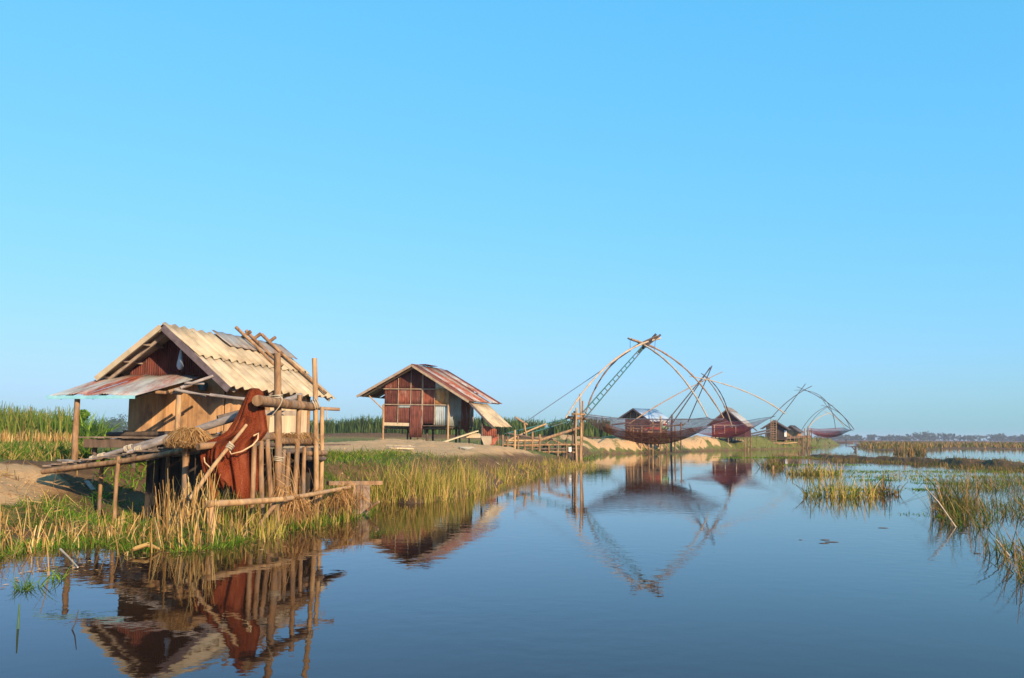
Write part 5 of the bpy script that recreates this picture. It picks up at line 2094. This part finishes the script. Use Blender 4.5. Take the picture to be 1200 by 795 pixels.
stuff('marsh_undergrowth', blades(p, .36, .02, .5, .5, rng=rng), M['bank_grass'], 'low green growth among the right hand reeds')
q = scatter_px(13000, 955, 1320, 547, 574, 0, rng)
q = patchy(q, 2.0, .04, 75)
p = on_ground(q)
p[:, 2] = np.maximum(p[:, 2], -.08)
stuff('sparse_reeds', blades(p, .19, .014, .4, .3, kink=.3, hvar=.85, dirn=math.pi, rng=rng), M['mixed_reed'], 'scattered thin reeds standing in the shallows below the mud dyke')
# low green rafts
parts = []
for x0, x1, y, sp, n in ((848, 962, 536.5, 1.0, 1500), (965, 1110, 574, .28, 1400), (1000, 1100, 563, .5, 700), (900, 1010, 545, .6, 700), (1040, 1085, 603, .16, 60), (1096, 1112, 606, .1, 60), (960, 1210, 553, 1.0, 1500), (1000, 1210, 559, .8, 1300), (1060, 1210, 567, .5, 900)):
    px = rng.uniform(x0, x1, n)
    q = np.array([xy(a, y) for a in px]) + rng.normal(0, sp, (n, 2)) * np.array([.5, 1])
    q = q[fbm(q[:, 0], q[:, 1], 1.2, 2, 77) > -.15]
    p = np.concatenate([q, np.full((len(q), 1), -.03)], 1)
    D = xy(x0, y)[1]
    parts.append(blades(p, .07 + D * .0008, .0011 * D, .9, .7, rng=rng))
stuff('floating_weed', merge(parts), M['green_weed'], 'low green rafts of weed floating before the mud dyke')
# dyke and beyond
pp = np.array(DYKE)
k = rng.integers(0, len(pp) - 1, 6000)
t = rng.random(6000)[:, None]
q = pp[k] * (1 - t) + pp[k + 1] * t + rng.normal(0, 1.9, (6000, 2))
q = q[(line_d(q[:, 0], q[:, 1], DYKE) > .9) | (rng.random(len(q)) < .5)]
p = on_ground(q)
stuff('dyke_grass', blades(p, .28, .026, .4, .3, kink=.2, rng=rng), M['marsh_reed'], 'olive and straw grass along both sides of the mud dyke')
q = scatter_px(8000, 1006, 1330, 520.5, 533, .1, rng)
p = on_ground(q, .0, 2)
D = np.hypot(p[:, 0], p[:, 1])
parts = []
for lo, hi, wd, h in ((60, 150, .09, .75), (150, 260, .16, .8), (260, 420, .3, .9)):
    s = p[(D >= lo) & (D < hi)]
    if len(s):
        parts.append(blades(s, h, wd, .3, .3, rng=rng))
q = np.stack([rng.uniform(70, 420, 16000), rng.uniform(150, 410, 16000)], -1)
p = on_ground(q, .05, 2)
parts.append(blades(p, .8, .22, .25, .25, rng=rng))
stuff('marsh_field', merge(parts), M['marsh_reed'], 'wide brown marsh field stretching to the right skyline')

CL = [(985, 582, 0.8, 380, .46, 'widest tuft of straw coloured reeds standing alone in the right shallows'),
      (1033, 579, .4, 200, .45, 'narrow reed tuft standing just right of the widest tuft'),
      (953, 556, 1.0, 420, .42, 'golden brown reed clump at the left end of the marsh below the dyke'),
      (905, 548, .5, 160, .55, 'small brown reed clump around the stubby stump'),
      (1066, 533, 1.3, 200, 1.0, 'tall pale gold reed clump behind the mud dyke'),
      (1118, 600, .4, 150, .9, 'slim leaning reed clump at the left tip of the big reed bed')]
for i, (px, py, r, n, h, lab) in enumerate(CL):
    g = np.random.default_rng(90 + i)
    b = xy(px, py)
    a = g.uniform(0, 6.28, n)
    rr = r * g.random(n) ** .6
    q = np.stack([b[0] + np.cos(a) * rr * 1.3, b[1] + np.sin(a) * rr], -1)
    p = on_ground(q)
    p[:, 2] = np.maximum(p[:, 2], -.1)
    plant('reed_clump', blades(p, h * 1.1, .0007 * b[1] + .004, .32, .2, kink=.3, seg=4, hvar=.7, rng=g, taper=.6), M['mixed_reed'] if i in (0, 2) else M['marsh_reed'], lab, 'reed clump', (b[0], b[1], -.1), 'reed clumps in the marsh')


def stalk(name, pts, r, mt, label):
    m = MB().tube(pts, r, r * .5, 6)
    tag(m.build(name, M[mt]), label, 'stalk')


b = G(1122, 618)
stalk('bent_stalk', [(b.x, b.y, -.05), tuple(P(1100, 589, b.y + .3)), tuple(P(1083, 570, b.y + .6))], .018, 'bamboo', 'pale bent stalk leaning out left of the big reed bed')
b = G(1184, 652)
stalk('bent_stalk', [(b.x, b.y, -.02), tuple(P(1175, 642, b.y + .1)), tuple(P(1167, 632, b.y + .2))], .016, 'bamboo', 'pale bent stalk lying low at the near edge of the big reed bed')
b = G(21, 737)
stalk('water_stalk', [(b.x, b.y, -.1), tuple(P(22, 722, b.y)), tuple(P(23, 708, b.y))], .010, 'green_stalk', 'single green stalk standing in the water at lower left')
b = G(88, 738)
stalk('water_stalk', [(b.x - .05, b.y, -.05), (b.x, b.y, .05), (b.x + .02, b.y, .16)], .007, 'dark_pole', 'tiny dark twig poking up from the water at lower left')
b = G(92, 664)
m = MB().tube([tuple(G(70, 655) + Vector((0, 0, .12))), tuple(G(80, 659) + Vector((0, 0, .06))), tuple(G(91, 667) + Vector((0, 0, .02)))], .016, .010, 6)
tag(m.build('bent_stalk', M['bamboo']), 'curved pale stalk bending into the water at the near bank', 'stalk')
b0, b1 = G(155, 650), G(186, 646)
m = MB()
for i in range(9):
    o = Vector((random.uniform(-.03, .03), random.uniform(-.05, .05), .05 + random.uniform(0, .05)))
    m.tube([tuple(b0 + o), tuple(b0.lerp(b1, .5) + o + Vector((0, 0, .04))), tuple(b1 + o * .4)], .012, .006, 5)
tag(m.build('fallen_leaf', M['dry_reed']), 'dry fallen leaf bundle lying across the weed at the near bank', 'leaf')
fl = [(1035, 619, .22), (967, 633, .2), (975, 635.5, .25), (966, 637, .2), (1128, 625, .25), (938, 633, .08), (1145, 649, .15)]
for i, (px, py, L) in enumerate(fl):
    b = G(px, py)
    m = MB()
    m.lathe((b.x, b.y, .004), [(0, .004), (L * .3, .003), (L * .42, .0), (0, -.004)], 10, .15)
    for k in range(len(m.v)):
        x, y, z = m.v[k]
        m.v[k] = (b.x + (x - b.x) * 1.0, b.y + (y - b.y) * .55, z)
    tag(m.build('floating_leaf', M['dark_log']), 'small dark leaf scrap afloat on open water in front of the marsh', 'leaf', 'dark leaf scraps afloat on the canal')

# clods and straw litter on the bare earth
rng = np.random.default_rng(101)
V, F = [], []
for area, n, s0, s1, zz in (((-20, 125, 556, 612), 1500, .010, .032, .8), ((400, 560, 518, 545), 420, .02, .06, 1.0), ((700, 850, 519, 528), 300, .05, .12, .8)):
    q = scatter_px(n, area[0], area[1], area[2], area[3], zz, rng)
    p = on_ground(q, .1, 3)
    for c in p:
        s = rng.uniform(s0, s1) * rng.random() ** .7 + s0 * .3
        k = len(V)
        d = rng.uniform(.6, 1.2, (6, 1)) * np.array([(1, 0, 0), (-1, 0, 0), (0, 1, 0), (0, -1, 0), (0, 0, .8), (0, 0, -.8)]) * s
        V += [tuple(c + x + np.array([0, 0, s * .2])) for x in d]
        F += [(k, k + 2, k + 4), (k + 2, k + 1, k + 4), (k + 1, k + 3, k + 4), (k + 3, k, k + 4), (k + 2, k, k + 5), (k + 1, k + 2, k + 5), (k + 3, k + 1, k + 5), (k, k + 3, k + 5)]
M['clod'] = mat('dry_clods', [(.3, (.25, .15, .075)), (.7, (.45, .29, .15))], 6, island=.3)
tag(obj_np('soil_clods', np.array(V), F, M['clod']), 'dry crumbled clods of soil over the sandy mounds', kind='stuff')
q = scatter_px(1500, -20, 240, 575, 650, .5, rng)
p = on_ground(q, .1, 1.3)
n = len(p)
a = rng.uniform(0, 6.28, n)
L = rng.uniform(.08, .32, n)
wv = rng.uniform(.003, .008, n)
d = np.stack([np.cos(a), np.sin(a), rng.normal(0, .18, n)], -1)
s = np.stack([-np.sin(a), np.cos(a), rng.normal(0, .5, n)], -1) * wv[:, None]
c = p + np.array([0, 0, .05])
V = np.stack([c - d * L[:, None] - s, c - d * L[:, None] + s, c + d * L[:, None] + s * .5, c + d * L[:, None] - s * .5], 1).reshape(-1, 3)
F = (np.arange(n) * 4)[:, None] + np.arange(4)[None]
stuff('straw_litter', (V, F), M['dry_reed'], 'loose straw litter scattered over the near bank')

rng = np.random.default_rng(131)
V, F = [], []
for _ in range(170):
    px, py = rng.uniform(-20, 470), 0
    py = np.interp(px, [0, 130, 246, 330, 400, 470], [676, 652, 638, 622, 608, 596]) + abs(rng.normal(0, 9))
    c = G(px, py)
    s = rng.uniform(.008, .035)
    a = rng.uniform(0, 3.14)
    d, e2 = np.array([math.cos(a), math.sin(a), 0]) * s * 1.8, np.array([-math.sin(a), math.cos(a), 0]) * s * .5
    c = np.array([c.x, c.y, .006])
    k = len(V)
    V += [tuple(c - d), tuple(c - e2), tuple(c + d), tuple(c + e2), tuple(c + np.array([0, 0, .006]))]
    F += [(k, k + 1, k + 4), (k + 1, k + 2, k + 4), (k + 2, k + 3, k + 4), (k + 3, k, k + 4)]
tag(obj_np('floating_debris', np.array(V), F, M['straw']), 'bits of straw and leaf afloat along the near bank', kind='stuff')

# ================================================================== LIGHT, SKY, AIR
SUN_AZ, SUN_EL = math.radians(146), math.radians(22)      # azimuth from +Y towards +X
sd_ = Vector((math.sin(SUN_AZ) * math.cos(SUN_EL), math.cos(SUN_AZ) * math.cos(SUN_EL), math.sin(SUN_EL)))
sun = bpy.data.lights.new('sun', 'SUN')
sun.energy = 4.2
sun.angle = math.radians(.53)
sun.color = (1.0, .76, .48)
so = bpy.data.objects.new('sun', sun)
COL.objects.link(so)
so.rotation_euler = (-sd_).to_track_quat('-Z', 'Y').to_euler()
so.location = sd_ * 60
wd = bpy.data.worlds.new('World')
SC.world = wd
wd.use_nodes = True
nt = wd.node_tree
nt.nodes.clear()
sk = nt.nodes.new('ShaderNodeTexSky')
sk.sky_type = 'NISHITA'
sk.sun_disc = False
sk.sun_elevation = SUN_EL
sk.sun_rotation = SUN_AZ
sk.altitude = 0
sk.air_density = 1.5
sk.dust_density = 1.0
sk.ozone_density = 8.0
bg = nt.nodes.new('ShaderNodeBackground')
bg.inputs['Strength'].default_value = .15
ow = nt.nodes.new('ShaderNodeOutputWorld')
sp_ = nt.nodes.new('ShaderNodeSeparateColor')              # soft film response, channel by channel
cb_ = nt.nodes.new('ShaderNodeCombineColor')
nt.links.new(sk.outputs[0], sp_.inputs[0])
for ch, gam, gain in (('Red', .80, .592), ('Green', .36, 1.522), ('Blue', .50, 1.758)):
    pw = nt.nodes.new('ShaderNodeMath')
    pw.operation = 'POWER'
    pw.inputs[1].default_value = gam
    ml = nt.nodes.new('ShaderNodeMath')
    ml.operation = 'MULTIPLY'
    ml.inputs[1].default_value = gain
    nt.links.new(sp_.outputs[ch], pw.inputs[0])
    nt.links.new(pw.outputs[0], ml.inputs[0])
    nt.links.new(ml.outputs[0], cb_.inputs[ch])
nt.links.new(cb_.outputs[0], bg.inputs[0])
nt.links.new(bg.outputs[0], ow.inputs[0])
SC.view_settings.view_transform = 'Standard'
SC.view_settings.look = 'None'
SC.view_settings.exposure = 1.0
SC.view_settings.gamma = 1
SC.view_settings.use_curve_mapping = False
SC.render.engine = 'CYCLES'
SC.cycles.use_denoising = True
SC.cycles.max_bounces = 8
SC.cycles.transparent_max_bounces = 24
SC.cycles.caustics_reflective = False
SC.cycles.caustics_refractive = False
SC.cycles.sample_clamp_indirect = 6

HAZE = .0003
# thin evening haze over the plain
hz = MB()
R_, z0, z1 = 2950, -1.6, 14.0
vs = [(R_ * math.cos(2 * math.pi * k / 24), R_ * math.sin(2 * math.pi * k / 24), z) for z in (z0, z1) for k in range(24)]
hz.add(vs, [tuple(range(23, -1, -1)), tuple(range(24, 48))] + [(k, (k + 1) % 24, 24 + (k + 1) % 24, 24 + k) for k in range(24)])
hm = bpy.data.materials.new('haze')
hm.use_nodes = True
hn = hm.node_tree
hn.nodes.clear()
hv = hn.nodes.new('ShaderNodeVolumePrincipled')
hv.inputs['Color'].default_value = (.70, .75, 1.0, 1)
hv.inputs['Density'].default_value = HAZE
hv.inputs['Anisotropy'].default_value = 0
ho = hn.nodes.new('ShaderNodeOutputMaterial')
hn.links.new(hv.outputs[0], ho.inputs['Volume'])
tag(hz.build('haze', hm, at=(0, 0, 0)), 'thin bluish haze over the plain', kind='stuff')
